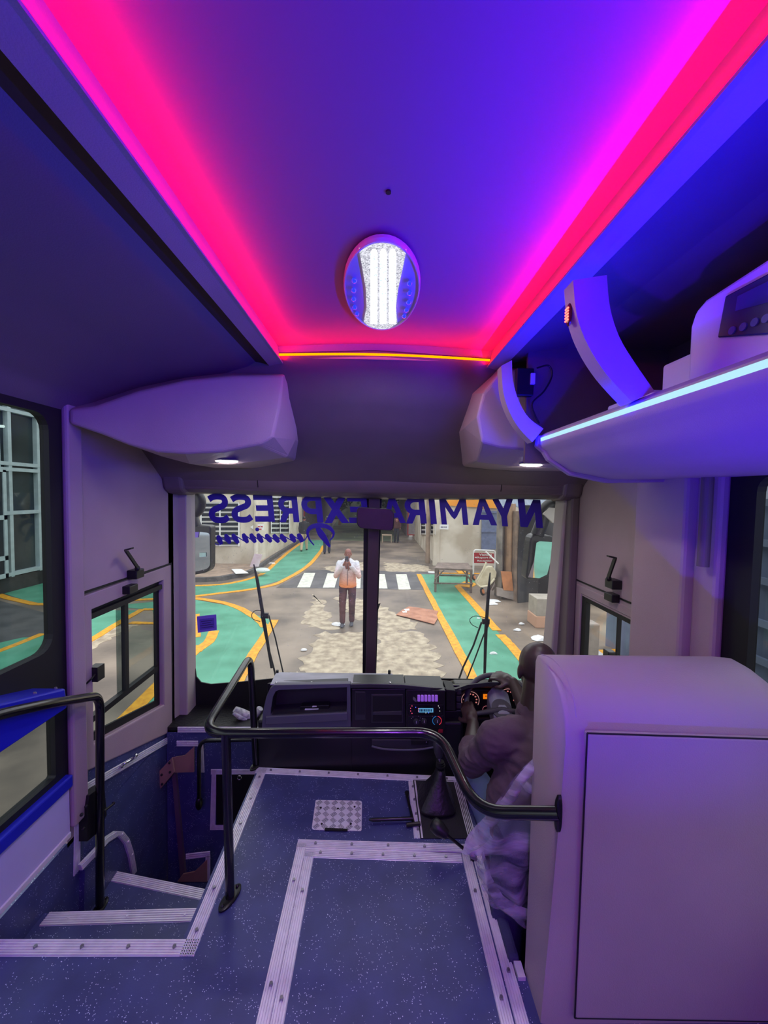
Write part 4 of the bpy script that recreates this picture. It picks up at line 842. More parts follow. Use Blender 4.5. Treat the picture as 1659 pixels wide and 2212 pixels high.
MB().prism([W(*p,-.01) for p in zq],(0,.001,0)).build('sheet',M('violet sticker',(120,95,205),.5),sk)
q=MB(); qi=lambda u,v:W(*[ (zq[3][k]*(1-u)+zq[2][k]*u)*(1-v)+(zq[0][k]*(1-u)+zq[1][k]*u)*v for k in (0,1)],-.0115)
for u0,v0,u1,v1 in ((.12,.15,.88,.80),): q.add([qi(u0,v0),qi(u1,v0),qi(u1,v1),qi(u0,v1)],[(0,1,2,3)])
q.build('printed_panel',M('violet print',(86,62,175),.5),sk)
q=MB()
for k,(a,b_) in enumerate(((.2,.8),(.15,.85),(.25,.7),(.2,.8))): vv=.25+.13*k; q.prism([qi(a,vv),qi(b_,vv),qi(b_,vv+.035),qi(a,vv+.035)],(0,-.0008,0))
q.build('printed_lines',M('dark print',(40,25,90),.5),sk)
# wipers outside the glass
def wiper(lab,blade,arm1,arm2,loop,hub):
    w_=T('windscreen_wiper',lab,'wiper',W(*arm1[-1],.06),'windscreen wipers'); e=.05
    MB().tube([W(*p,e) for p in blade],[.004,.011,.012,.009],8).build('blade',rubber,w_)
    MB().tube([W(*p,e+.02) for p in arm1],.0065,8).build('arm',black,w_); MB().tube([W(*p,e+.02) for p in arm2],.005,8).build('arm',black,w_)
    MB().tube(smooth_path([W(*p,e) for p in loop],5),.0025,6).build('washer_hose',rubber,w_)
    q=MB(); c=W(*hub,e); q.box(c-V((.025,.01,.018)),c+V((.025,.012,.018))); q.build('joint',black,w_,bevel=.004)
y2=lambda x,y:(800+x/3.95,1050+y/3.95)
wiper('left windscreen wiper parked upright outside the glass',[zz(585,668),zz(615,800),zz(672,1150),zz(738,1550)],[zz(650,1100),zz(690,1300),zz(765,1590),zz(770,1620)],[zz(712,1100),zz(770,1300),zz(835,1590)],[zz(645,1062),zz(600,1062),zz(568,1095),zz(580,1135),zz(640,1155)],zz(678,1105))
wiper('right windscreen wiper parked upright outside the glass in front of the driver',[y2(1022,738),y2(1008,900),y2(985,1250),y2(975,1610)],[y2(950,1160),y2(880,1360),y2(790,1550),y2(755,1650)],[y2(1010,1180),y2(960,1290),y2(890,1480),y2(822,1650)],[y2(985,1125),y2(900,1108),y2(850,1135),y2(865,1180),y2(920,1210)],y2(985,1155))
# ================================================================== THE YARD OUTSIDE
gm=M('wet brown concrete',(150,135,120),.45,c2=(98,88,80),vs=.9,bump=.25,bs=9)
t=gm.node_tree; 
ST(MB().box((-60,-20,GZ-.3),(60,70,GZ)).build('ground',gm))
lc_m=M('worn light concrete',(196,182,158),.7,c2=(146,132,114),vs=6,bump=.1,bs=60)
grn=M('green road paint',(92,168,140),.5,c2=(66,140,112),vs=1.6,bump=.15,bs=30)
yel=M('yellow road paint',(245,178,40),.55,c2=(214,146,34),vs=14,bump=.2,bs=30)
wht=M('white road paint',(232,232,216),.6,c2=(196,198,188),vs=9)
asp=M('dark wet asphalt',(104,102,104),.35,c2=(76,76,80),vs=2.2,bump=.4,bs=60)
KL=[0]
def gpoly(pts,lv,mat,name,lab,rag=0,kind='structure',grp=None,cat=None):
    pts=[G(*p) if len(p)==2 else V(p) for p in pts]; KL[0]+=1; z_=GZ+.003*lv+.00015*KL[0]
    if rag:
        out=[]
        for a,b_ in zip(pts,pts[1:]+pts[:1]):
            n=max(2,int((b_-a).length/.12)); nn=V((-(b_-a).y,(b_-a).x,0)).normalized()
            for k in range(n): out.append(a.lerp(b_,k/n)+nn*random.uniform(-rag,rag))
        pts=out
    o=MB().prism([(p.x,p.y,z_) for p in pts],(0,0,-.003*lv-.01)).build(name,mat)
    return tag(o,lab,cat,grp,kind)
def gline(pts,w_,lv,name='yellow_line',lab='painted yellow line',mat=None,rag=.01):
    pts=[G(*p) if p[1]>999 else V((p[0],p[1],GZ)) for p in pts]; pts=smooth_path(pts,3) if (len(pts)>2 and max((a-b_).length for a,b_ in zip(pts,pts[1:]))<6) else ([a.lerp(b_,k/8) for a,b_ in zip(pts,pts[1:]) for k in range(8)]+[pts[-1]]) if len(pts)>2 else [pts[0].lerp(pts[1],k/12) for k in range(13)]; n=len(pts); L,R2=[],[]
    for i,p in enumerate(pts):
        t=(pts[min(i+1,n-1)]-pts[max(i-1,0)]).normalized(); s=V((-t.y,t.x,0)); L.append(p+s*(w_/2+random.uniform(-rag,rag))); R2.append(p-s*(w_/2+random.uniform(-rag,rag)))
    KL[0]+=1; z_=GZ+.003*lv+.00015*KL[0]; q=MB(); q.loft([[V((a.x,a.y,z_)),V((b_.x,b_.y,z_)),V((b_.x,b_.y,z_-.012)),V((a.x,a.y,z_-.012))] for a,b_ in zip(L,R2)])
    return tag(q.build(name,mat or yel),lab,None,'painted road lines','structure')
# worn patches
for kk,pts in enumerate(([(678,1283),(700,1300),(715,1345),(730,1362),(665,1355),(655,1340),(670,1315)],[(690,1368),(790,1364),(795,1470),(640,1450),(660,1410)],[(815,1300),(900,1350),(902,1362),(812,1364)],[(812,1365),(905,1366),(925,1385),(948,1430),(955,1480),(812,1490)],[(640,1452),(790,1470),(780,1600),(600,1600)],[(725,1290),(790,1296),(788,1340),(765,1338),(728,1300)],[(700,1225),(780,1215),(790,1232),(712,1236)],[(830,1215),(920,1222),(930,1236),(835,1234)])):
    gpoly(pts,1+.12*kk,lc_m,'concrete_patch','worn pale concrete patch',.11)
gpoly([(-3.1,11.75,0),(2.9,11.75,0),(2.9,14.6,0),(-2.6,14.6,0)],1,asp,'asphalt_strip','dark wet strip under the zebra crossing')
gpoly([(-5.2,8.3,0),(-5.2,4.2,0),(-1.3,2.0,0),(-4.2,1.0,0),(-7,5.0,0),(-6.2,8.0,0)],1,lc_m,'concrete_patch','pale worn concrete beside the bus door',.05)
gpoly([(-8.7,6.8,0),(-5.9,7.6,0),(-6.0,9.3,0),(-7.7,9.0,0),(-9.8,10.0,0),(-11,9.0,0)],1,asp,'asphalt_strip','dark asphalt in front of the glazed building')
# green areas
gpoly([(-30,12.6,0),(-9.6,12.2,0),(-5.64,11.9,0),(-4.65,12.25,0),(-4.12,13.64,0),(-4.35,19.5,0),(-4.5,24,0),(-3.0,24,0),(-2.78,15.7,0),(-3.07,13.03,0),(-3.89,11.4,0),(-5.07,10.62,0),(-8.64,9.75,0),(-12,11.6,0),(-30,11.5,0)],2,grn,'green_lane','green painted lane curving past the buildings',.0)
gpoly([(-5.1,10.4,0),(-3.72,9.75,0),(-2.4,8.7,0),(-2.28,6.78,0),(-2.2,5.9,0),(-2.3,3,0),(-2.6,1.2,0),(-3.0,1.2,0),(-3.15,4.06,0),(-3.28,6.9,0),(-3.65,7.7,0),(-4.9,8.5,0),(-5.5,9.4,0),(-6.8,9.6,0)],2,grn,'green_lane','green painted island beside the bus',.0)
gpoly([(-6.7,7.7,0),(-6.76,6.89,0),(-5.6,7.2,0),(-5.66,8.47,0),(-5.8,9.3,0),(-6.4,9.3,0)],2,grn,'green_lane','green painted strip seen through the door window',.0)
gpoly([(-6.9,7.5,0),(-5.6,7.5,0),(-5.4,6.5,0),(-5.6,3,0),(-9,2,0),(-12,4,0),(-7.5,6.6,0)],2,grn,'green_lane','green painted strip beside the left window',.0)
gpoly([(1.54,14.05,0),(3.6,14.05,0),(3.3,12.6,0),(2.62,12.1,0),(2.62,8.1,0),(2.6,6.5,0),(2.6,-18,0),(1.56,-18,0)],2,grn,'green_lane','green painted lane on the right',.0)
# yellow lines
gline([(-9.5,11.9),(-7.2,11.85),(419,1266),(500,1260),(565,1241),(600,1212),(628,1189),(649,1174)],.17,4)
gline([(419,1289),(475,1282),(532,1275),(590,1264),(620,1250),(645,1236),(668,1220),(690,1195),(699,1179)],.17,4)
gline([(419,1293),(463,1299),(501,1308),(532,1322),(560,1342),(572,1355)],.17,4)
gline([(-5.05,10.5),(-6.9,10.1),(-8.64,9.72),(-12,11.5)],.17,4)
gline([(594,1340),(570,1378),(548,1412),(520,1464),(480,1560)],.17,4)
gline([(463,1364),(450,1388),(423,1408)],.2,4); gline([(421,1328),(422,1378)],.2,4)
gline([(-6.9,6.2),(-6.72,6.89),(-6.69,7.7)],.15,4); gline([(150,1406),(188,1389),(260,1344),(308,1317)],.14,4); gline([(308,1317),(345,1317)],.12,4); gline([(281,1346),(345,1347)],.12,4)
gline([(-3.2,1.0),(-3.13,4.06),(-3.26,5.7),(-3.3,7.2)],.2,4)
for k in (0,): gline([(1.53,14.05),(1.54,10),(1.56,6),(1.56,1),(1.56,-18)],.17,4)
gline([(2.60,12.3),(2.62,9.5),(2.62,8.2)],.2,4); gline([(2.62,7.95),(2.64,7.3),(2.64,1),(2.64,-18)],.2,4); gline([(2.7,6.9),(5,7.2)],.18,4)
gline([(2.3,14.3),(4.0,14.3)],.14,4); gline([(1000,1268),(1018,1259)],.5,4)
gpoly([(982,1231),(1005,1231),(1006,1238),(990,1238)],4,yel,'yellow_line','painted yellow block',0,grp='painted road lines')
zb=T('zebra_crossing','white zebra crossing stripes painted across the road beyond the bus','zebra crossing',(-.8,13,GZ),kind='structure')
for pts in ([zz(1015,740),zz(1110,740),zz(1065,863),zz(955,863)],[zz(1215,743),zz(1310,743),zz(1275,865),zz(1175,865)],[zz(1400,750),zz(1500,752),zz(1495,870),zz(1390,870)],[(815,1240),(831,1240),(837,1271),(812,1271)],[y2(217,752),y2(308,752),y2(345,880),y2(240,880)]):
    MB().prism([G(*p,.012) for p in pts],(0,0,-.02)).build('stripe',wht,zb)
# kerb and pavement on the left
pav=M('dusty pavement',(172,150,132),.8,c2=(140,122,108),vs=3,bump=.3,bs=30); krb=M('dark kerb stone',(96,94,94),.7,c2=(70,70,72),vs=5,bump=.3,bs=30)
kp=[(-9.8,12.25),(-6.6,12.3),(-5.3,12.45),(-4.85,12.9),(-4.45,13.9),(-4.55,17),(-4.65,24)]
kp=[V((a,b_,GZ)) for a,b_ in kp]; q=MB(); q.loft([[p+V((0,0,.0)),p+V((0,0,.14)),p+V((-.14,.10,.14)),p+V((-.14,.10,0))] for p in smooth_path(kp,5)]); ST(q.build('kerb',krb))
ST(MB().prism([V((p.x-.1,p.y+.08,GZ+.13)) for p in smooth_path(kp,5)]+[V((-5.6,24,GZ+.13)),V((-9.8,16,GZ+.13))],(0,0,-.13)).build('pavement',pav))
# ---- left louvred building
plw=M('stained cream plaster',(222,214,200),.85,c2=(186,174,156),vs=1.2,bump=.15,bs=20); white=M('white window paint',(235,236,238),.5); drk=M('dark window glass',(44,50,56),.12)
lb=T('louvre_building','cream rendered building with white louvre windows on the left of the road','building',(-6,16,GZ),kind='structure')
Yb=14.95; c1=P(1,Yb,552,1228).x
MB().box((-10.2,Yb,GZ),(c1,24,4.2)).build('wall',plw,lb)
def louvre(face,pa_,pb,n,par,nv=2):   # face(u,v,e) gives a point
    fr=par; L=lambda a,b_,e=0: face(pa_[0]+(pb[0]-pa_[0])*a,pa_[1]+(pb[1]-pa_[1])*b_,e)
    f=MB(); f.loft([[L(0,0,.02),L(1,0,.02),L(1,1,.02),L(0,1,.02)],[L(0,0,-.01),L(1,0,-.01),L(1,1,-.01),L(0,1,-.01)]]); g_=f.build('window',drk,par)
    q=MB()
    for k in range(n+1):
        b0=(k)/n; q.loft([[L(0,b0,.03),L(1,b0,.03),L(1,b0+.35/n,.07),L(0,b0+.35/n,.07)],[L(0,b0,.05),L(1,b0,.05),L(1,b0+.35/n,.09),L(0,b0+.35/n,.09)]])
    for k in range(nv+1):
        a=k/nv; q.loft([[L(a-.02,0,.03),L(a+.02,0,.03),L(a+.02,1,.03),L(a-.02,1,.03)],[L(a-.02,0,.11),L(a+.02,0,.11),L(a+.02,1,.11),L(a-.02,1,.11)]])
    q.build('louvre_bars',white,g_)
fz=lambda u,v,e=0: P(1,Yb-e,u,v)
louvre(fz,(434,1180),(516,1088),9,lb,2)
fx=lambda u,v,e=0: P(0,c1+e,u,v)
louvre(fx,(586,1152),(625,1075),8,lb,2)
MB().prism([P(0,c1+.05,590,1075),P(0,c1+.05,600,1075),P(0,c1+.05,600,1068),P(0,c1+.05,590,1068)],(.02,0,0)).build('vent',white,lb)
MB().cyl((c1+.02,Yb-.05,GZ),(c1+.02,Yb-.05,4),.09).build('corner_post',plw,lb)
sg=T('arrow_sign','small white arrow shaped sign with a red diamond on the building corner','sign',P(1,Yb-.1,556,1150))
MB().prism([P(1,Yb-.08,*zz(*p)) for p in ((555,350),(590,325),(668,325),(672,375),(590,378))],(0,.02,0)).build('board',white,sg)
MB().prism([P(1,Yb-.09,*zz(*p)) for p in ((580,352),(592,338),(600,352),(592,368))],(0,.01,0)).build('red_diamond',M('red paint',(190,40,48),.5),sg)
q=MB(); 
for k in range(2): bars(q,lambda u,v:P(1,Yb-.085,*zz(604+60*u,352+22*k-12*v)),(.2,.08,.3,.08,.3) if k==0 else (.1,.1,.6),.004)
q.build('lettering',M('red paint',(190,40,48)),sg)
# leaning board and paper on the pavement
bd=T('notice_board','white printed board leaning behind the left wiper near the kerb','board',G(548,1232))
gy=G(548,1232).y; MB().prism([P(1,gy,*zz(*p)) for p in ((545,700),(590,578),(658,585),(615,720),(570,735))],(0,.04,0)).build('board',M('white printed board',(225,215,222),.6,c2=(205,180,195),vs=3),bd)
tag(MB().prism([G(*zz(*p),.15) for p in ((395,712),(480,712),(540,745),(430,750))],(0,0,.02)).build('paper_sheet',white),'flat white sheet lying on the pavement by the kerb','litter',kind='thing')
tag(MB().ball(G(566,1232,.2),(.28,.2,.09),12,8).build('plastic_bag',M('pale plastic bag',(205,215,212),.4,bump=.6,bs=12),smooth=True),'pale crumpled plastic bag beside the leaning board','litter',kind='thing')
# ---- glazed building seen through the left window
gbx=-10.3
gb_=T('glazed_building','grey building front with white framed glass doors and windows seen through the left window','building',(gbx,9,GZ),kind='structure')
MB().box((gbx-.5,-3,GZ),(gbx,14.5,GZ+.42)).build('plinth',M('dark plinth',(62,60,62),.6,var=.2),gb_)
MB().box((gbx-.5,-3,GZ+.42),(gbx-.1,14.5,9)).build('glazing',M('reflective dark glass',(58,70,74),.12,c2=(34,44,48),vs=.9),gb_)
wf=M('pale window frame',(196,212,216),.5,var=.08)
ZT=[P(0,gbx,40,y).z for y in (1240,1165,1012,900,880)]
q=MB()
ys=[P(0,gbx,x_,1000).y for x_ in (-60,-5,20,82,110,119,128,150)]
for y in ys: q.box((gbx-.1,y-.05,GZ+.42),(gbx+.03,y+.05,6))
for z_ in (GZ+.5,P(0,gbx,40,1107).z,P(0,gbx,40,1015).z,P(0,gbx,40,1003).z,P(0,gbx,40,892).z+.02): q.box((gbx-.1,4,z_-.05),(gbx+.04,14.3,z_+.05))
q.build('window_frames',wf,gb_)
od=T('glass_door','white framed glass door standing open at the glazed building','door',P(0,gbx+.1,20,1262))
q=MB(); A=P(0,gbx+.15,-30,1280); y1_=P(0,gbx+.15,22,1255).y; z0_,z1_=GZ+.45,P(0,gbx+.15,10,1015).z
for z_ in (z0_+.06,z0_+.55,P(0,gbx+.15,10,1118).z,z1_): q.box((gbx+.05,y1_-1.3,z_-.06),(gbx+.12,y1_,z_+.06))
q.box((gbx+.05,y1_-.09,z0_),(gbx+.12,y1_,z1_)); q.box((gbx+.05,y1_-1.3,z0_),(gbx+.12,y1_-1.2,z1_)); q.build('door_frame',wf,od)
MB().box((gbx+.07,y1_-1.25,z0_),(gbx+.09,y1_-.04,z1_)).build('pane',drk,od)
tb=T('tube_lamp','lit fluorescent tube inside the glazed building','lamp',P(0,gbx+.02,2,921)); q=MB(); a,b_=P(0,gbx-.02,-12,920),P(0,gbx-.02,8,921); q.cyl(a,b_,.035); q.build('tube',EM('tube light',(.85,1,.95),1.6),tb)
# ---- right building
rb=T('gate_building','cream rendered building with louvre window, blue door and yellow signboard','building',(4,18,GZ),kind='structure')
Yr=16.0; rx=P(1,Yr,941,1222).x
MB().box((rx,Yr,GZ),(12,27,1.78)).build('wall',plw,rb)
MB().box((rx-.12,Yr-.12,GZ),(rx+.12,Yr+.12,2.0)).build('corner_post',plw,rb)
MB().cyl((rx-.28,Yr+.5,GZ),(rx-.28,Yr+.5,3),.1).build('drain_pipe',pav,rb)
louvre(lambda u,v,e=0:P(0,rx-.02-e,u,v),(909,1155),(940,1110),5,rb,3)
bd_=T('blue_door','grey blue metal door in the gate building','door',P(1,Yr-.05,1055,1200),kind='structure')
bl=M('grey blue door paint',(112,124,158),.5,var=.12)
MB().prism([P(1,Yr-.06,*p) for p in ((1040,1187),(1075,1187),(1076,1106),(1041,1104))],(0,.05,0)).build('door_leaf',bl,bd_)
q=MB(); q.prism([P(1,Yr-.10,*p) for p in ((1040,1150),(1076,1150),(1076,1146),(1040,1146))],(0,.05,0)); q.prism([P(1,Yr-.10,*p) for p in ((1040,1107),(1076,1109),(1076,1104),(1040,1102))],(0,.05,0)); q.build('rail',bl,bd_)
yb=T('signboard','yellow painted board along the top of the gate building','signboard',P(1,Yr-.15,1030,1096))
MB().prism([P(1,Yr-.1,*p) for p in ((966,1092),(1085,1099),(1085,1040),(966,1034))],(0,.06,0)).build('board',M('yellow board',(250,180,60),.5,c2=(238,150,52),vs=.7),yb)
q=MB(); put_text(q,'NO',lambda u,v:P(1,Yr-.12,1014+10*u,1080-5*v),(0,-1,0),.004); q.build('lettering',M('faded brown',(180,120,50)),yb)
nt_=T('wall_notice','small white paper notice beside the louvre window','notice',P(1,Yr-.14,960,1143)); MB().prism([P(1,Yr-.13,*y2(*p)) for p in ((592,328),(668,328),(666,370),(592,368))],(0,.01,0)).build('paper',white,nt_)
q=MB(); bars(q,lambda u,v:P(1,Yr-.14,*y2(602+50*u,356-12*v)),(.35,.1,.2,.1,.25),.003); q.build('lettering',M('grey ink',(120,120,140)),nt_)
# concrete column with plywood, tarp
colm=T('wrapped_column','tall concrete columns wrapped in grey and brown sheeting beside the yard','column',(3.8,11,GZ),kind='structure')
Yc=11.0; tarp=M('grey sheeting',(150,142,132),.6,c2=(96,92,92),vs=2.5,bump=.4,bs=6)
def wav(x0,x1,yt,yb_,Y,amp,n,nm,mat,zt=None):
    a,b_=P(1,Y,x0,yb_),P(1,Y,x1,yb_); t_=P(1,Y,x0,yt).z
    q=MB(); q.grid(lambda u,v:(a.x+(b_.x-a.x)*u,Y-amp*math.sin(u*n*math.pi)-amp*.4*math.sin(u*n*2.7+3*v),a.z+(t_-a.z)*v if v else GZ),40,6,(0,.25,0)); return q.build(nm,mat,colm,smooth=True)
wav(1073,1092,1100,1290,Yc,.12,1.6,'sheeting',tarp); wav(1090,1110,1088,1295,Yc-.05,.12,1.3,'sheeting',M('brown timber',(168,136,108),.7,c2=(130,104,86),vs=3,bump=.3,bs=20)); wav(1107,1121,1104,1310,Yc-.3,.09,1,'sheeting',M('rough pole',(150,128,112),.8,c2=(112,96,86),vs=4,bump=.6,bs=20))
MB().prism([P(1,Yc-.35,*y2(*p)) for p in ((1115,728),(1205,733),(1220,895),(1138,888))],(0,.04,0)).build('plywood_board',M('orange plywood',(200,132,86),.7,var=.1),colm)
MB().prism([P(1,Yc-.33,*y2(*p)) for p in ((1082,870),(1220,893),(1235,975),(1082,935))],(0,.1,0)).build('concrete_base',M('pale concrete base',(168,156,148),.8,var=.15),colm)
dt=M('black wet tarpaulin',(34,34,40),.3,c2=(22,22,28),vs=4,bump=.8,bs=5)
tq=T('black_tarpaulin','glossy black tarpaulin hung beside the wrapped columns','tarpaulin',P(1,10.4,1142,1298))
q=MB(); a,b_=P(1,10.4,1119,1298),P(1,10.4,1330,1298); q.grid(lambda u,v:(a.x+(b_.x-a.x)*u,10.4+.12*math.sin(u*9+v*3),GZ+(1.2-GZ)*v),60,14,(0,.05,0)); q.build('sheet',dt,tq,smooth=True)
cw=T('corrugated_roof','grey blue corrugated roof edge above the tarpaulin','roof',(5.5,12.5,1.2),kind='structure')
q=MB(); a,b_=P(1,12.0,1075,1100),P(1,12.0,1300,1112); q.grid(lambda u,v:(a.x+(b_.x-a.x)*u,12.0+1.5*v,a.z+.1+1.1*v+.03*math.sin(u*90)),180,1,(0,0,.02)); q.build('sheet',M('blue grey iron sheet',(128,140,158),.5,var=.1),cw)
# corrugated fence at the right side
cf_=T('corrugated_fence','blue grey corrugated metal fence with rails seen through the right windows','fence',(6.2,4,GZ),kind='structure')
fe=M('corrugated fence paint',(120,130,158),.5,var=.12,vs=2); Xf=4.6
q=MB(); q.grid(lambda u,v:(Xf+.05*math.sin(u*130),-1+8.45*u,GZ+(P(0,Xf,1640,1090).z-GZ)*v),340,1,(.02,0,0)); q.build('sheet',fe,cf_)
q=MB()
for y in (1085,1170,1250,1340,1420): z_=P(0,Xf,1640,y).z; q.box((Xf-.10,-1,z_-.04),(Xf-.05,7.4,z_+.04))
q.build('rail',fe,cf_); MB().box((Xf+.3,-2,GZ),(Xf+.6,7.0,3.4)).build('wall_behind',M('pale rendered wall',(205,205,222),.8),cf_)
q=MB(); z0_=P(0,Xf+.3,1626,1020).z
for k in range(7): q.box((Xf+.24,1.6,z0_-.10+.09*k),(Xf+.3,4.8,z0_-.06+.09*k))
q.build('wall_louvre',M('grey louvre',(150,150,175),.5),cf_)
tag(MB().box((2.72,4.9,GZ),(2.92,5.1,-.22)).build('concrete_post',M('pale concrete base',(168,156,148),.8,var=.15),bevel=.02),'pale concrete post standing outside the driver window','post')
ST(MB().box((Xf-.9,-1,GZ),(Xf-.4,7.3,GZ+.05)).build('kerb',M('pale wet strip',(200,200,205),.3)))
# ---- far covered yard
fy=T('covered_yard','dark covered walkway with red framed panels and greenery at the end of the road','building',(-1,28,GZ),kind='structure')
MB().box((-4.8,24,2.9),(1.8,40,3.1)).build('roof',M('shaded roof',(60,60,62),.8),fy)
q=MB(); q.box((-5.4,24,GZ),(-5.2,44,3)); q.box((2.0,27,GZ),(2.2,44,3)); q.build('side_walls',M('faded mauve wall',(128,118,124),.8,var=.15),fy)
gre=M('mossy far wall',(92,100,84),.85,c2=(40,46,42),vs=.8,bump=.3,bs=4)
MB().box((-6,44,GZ),(4,44.4,5)).build('back_wall',gre,fy)
gpoly([(-3.4,24,0),(1.4,24,0),(1.4,43.9,0),(-4.6,43.9,0)],1,M('mossy green yard floor',(112,120,92),.6,c2=(76,84,68),vs=.7),'green_lane','mossy green floor of the covered yard',0)
redp=M('red painted frame',(165,48,52),.6)
for x_,w_,lab in ((638,18,'red framed grey panel left of the far walkway'),(893,24,'red framed grey panel right of the far walkway')):
    Y0=25.5; f=T('framed_panel',lab,'panel',P(1,Y0,x_+w_/2,1185),kind='structure')
    z0_=GZ+.3; a,b_=P(1,Y0,x_-10,1100).x,P(1,Y0,x_+w_,1100).x
    MB().box((a,Y0,z0_),(b_,Y0+.06,2.6)).build('sheet',M('faded grey panel',(150,144,148),.7,var=.1),f)
    q=MB(); q.box((a-.06,Y0-.03,z0_-.06),(a,Y0+.08,2.6)); q.box((b_,Y0-.03,z0_-.06),(b_+.06,Y0+.08,2.6)); q.box((a,Y0-.03,z0_-.06),(b_,Y0+.08,z0_)); q.box((a,Y0-.03,1.0),(b_,Y0+.08,1.06)); q.build('frame',redp,f)
lf=M('dark foliage',(74,100,60),.6,c2=(40,62,38),vs=3)
for k,(x_,y_,r0) in enumerate(((-3.6,36,1.3),(-1.0,41,1.5),(.9,33,.9))):
    t=T('bush',['leafy dark tree at the left of the covered yard','leafy dark tree in the middle of the covered yard','leafy dark tree right of the windscreen centre pillar'][k],'tree',(x_,y_,GZ),'trees in the far yard')
    q=MB()
    for i in range(420):
        d=V((random.gauss(0,1),random.gauss(0,1),random.gauss(0,1))).normalized()*r0*random.uniform(.6,1); c=V((x_,y_,GZ+2.6))+d; s=V((random.uniform(-1,1),random.uniform(-1,1),random.uniform(-1,1))).normalized()*.16; b_=s.orthogonal().normalized()*.09; q.add([c-s,c+b_,c+s,c-b_],[(0,1,2,3)])
    q.build('foliage',lf,t); MB().tube([(x_,y_,GZ),(x_+.1,y_,GZ+1.2),(x_,y_,GZ+2.8)],[.14,.11,.06],8).build('trunk',brn,t)
# ---- things in the yard
tbm=M('weathered metal table',(132,116,108),.6,c2=(96,84,78),vs=6)
tb_=T('metal_table','rusty metal work table standing on the green lane','table',G(980,1275))
ty0,ty1=G(950,1280).y,G(1018,1266).y+.25
q=MB()
A,B_,C2,D2=P(1,ty0,939,1227),P(1,ty0,1021,1230),P(1,ty1,1011,1216),P(1,ty1,945,1215)
q.prism([A,B_,C2,D2],(0,0,-.05)); q.build('table_top',tbm,tb_)
for p in (A,B_,C2,D2): c=p.lerp((A+B_+C2+D2)/4,.06); q=MB(); q.box((c.x-.03,c.y-.03,GZ),(c.x+.03,c.y+.03,c.z-.04)); q.build('leg',tbm,tb_)
q=MB(); zq_=GZ+.28
for a,b_ in ((A,B_),(B_,C2),(C2,D2),(D2,A)): q.tube([(a.x,a.y,zq_),(b_.x,b_.y,zq_)],.025,6)
q.build('stretcher',tbm,tb_); q=MB(); q.tube([(A.x,A.y,A.z-.35),(A.x+.3,A.y,A.z-.04)],.02,6); q.tube([(B_.x,B_.y,B_.z-.35),(B_.x-.3,B_.y,B_.z-.04)],.02,6); q.build('corner_brace',tbm,tb_)
vs_=T('visitors_sign','red sign in a white tubular frame reading Visitors Report at Reception','sign',P(1,13.6,1045,1262))
Ys=13.2; wpm=M('white tube',(230,230,228),.4)
MB().tube(bend([P(1,Ys,1022,1240),P(1,Ys,1024,1188),P(1,Ys,1069,1190),P(1,Ys,1068,1262)],.08,5),.03,8).build('frame',wpm,vs_)
MB().prism([P(1,Ys-.03,*p) for p in ((1024,1194),(1067,1196),(1067,1217),(1024,1216))],(0,.03,0)).build('panel',M('red sign',(168,36,48),.5),vs_)
for k,(s,x0_,x1_) in enumerate((('Visitors',1035,1063),('Report at',1031,1063),('Reception',1031,1063))):
    q=MB(); put_text(q,s,lambda u,v:P(1,Ys-.04,x0_+(x1_-x0_)*u,1200.5+6.8*k-4.8*v),(0,-1,0),.004,.02); q.build('lettering',wpm,vs_)
q=MB(); q.prism([P(1,Ys-.04,*p) for p in ((1025,1204),(1029,1202.6),(1030,1204.4),(1029,1206))],(0,.004,0)); q.build('arrow',wpm,vs_)
wb=T('wheelbarrow','upturned cream wheelbarrow with rusty wheels leaning beside the wrapped columns','wheelbarrow',G(1048,1292))
crm=M('cream painted steel',(220,212,184),.5,c2=(190,178,150),vs=5); Yw=G(1048,1292).y
def w3(pts,Y): return [P(1,Y,*y2(*p)) for p in pts]
o1=w3([(905,835),(985,695),(1000,680),(1040,682),(1075,730),(1070,775),(1000,850),(960,865)],Yw+.1); i1=[sum(o1,V())/8+(p-sum(o1,V())/8)*.72+V((0,.35,0)) for p in o1]
q=MB(); q.loft([[p*.97+sum(o1,V())/8*.03+V((0,-.06,0)) for p in o1],o1,i1]); q.build('tray',crm,wb,bevel=.02)
MB().tube(w3([(900,820),(960,720),(990,650)],Yw),.028,8).build('handle_tube',crm,wb); MB().tube(w3([(890,790),(905,830),(940,860),(1010,850),(1060,790)],Yw-.05),.03,8).build('frame_tube',crm,wb)
MB().tube(w3([(985,560),(1092,662)],Yw-.2),.022,8).build('long_bar',wpm,wb)
q=MB(); q.tube(w3([(1060,800),(1010,900),(960,930)],Yw+.1),.03,8); q.tube(w3([(1085,820),(1040,890)],Yw+.2),.025,8); q.build('support_leg',tbm,wb)
for cxy,R_ in (((955,900),32),((882,780),26)):
    c=P(1,Yw-.1,*y2(*cxy)); rr0=R_/3.95*Yw/831; ax=V((.75,-.6,.3)).normalized(); u_=ax.orthogonal().normalized(); v_=ax.cross(u_); q=MB(); q.tube([c+(u_*math.cos(t)+v_*math.sin(t))*rr0*.8 for t in [2*math.pi*k/20 for k in range(20)]],rr0*.25,8,True); wl=q.build('wheel',rubber,wb,smooth=True); q=MB(); q.cyl(c-ax*.04,c+ax*.04,rr0*.6,seg=16); q.build('wheel_disc',M('rusty orange disc',(180,112,70),.7),wl)
cbm=M('wet brown cardboard',(196,142,116),.8,c2=(164,112,90),vs=4)
cbq=T('cardboard_sheet','flattened wet brown cardboard lying on the road in front of the bus','cardboard',G(900,1330))
q=MB(); q.prism([G(*y2(*p),.02) for p in ((220,1100),(268,1062),(330,1030),(420,1042),(580,1068),(565,1100),(575,1130),(545,1180),(460,1158),(330,1125))],(0,0,.012)); q.build('sheet',cbm,cbq)
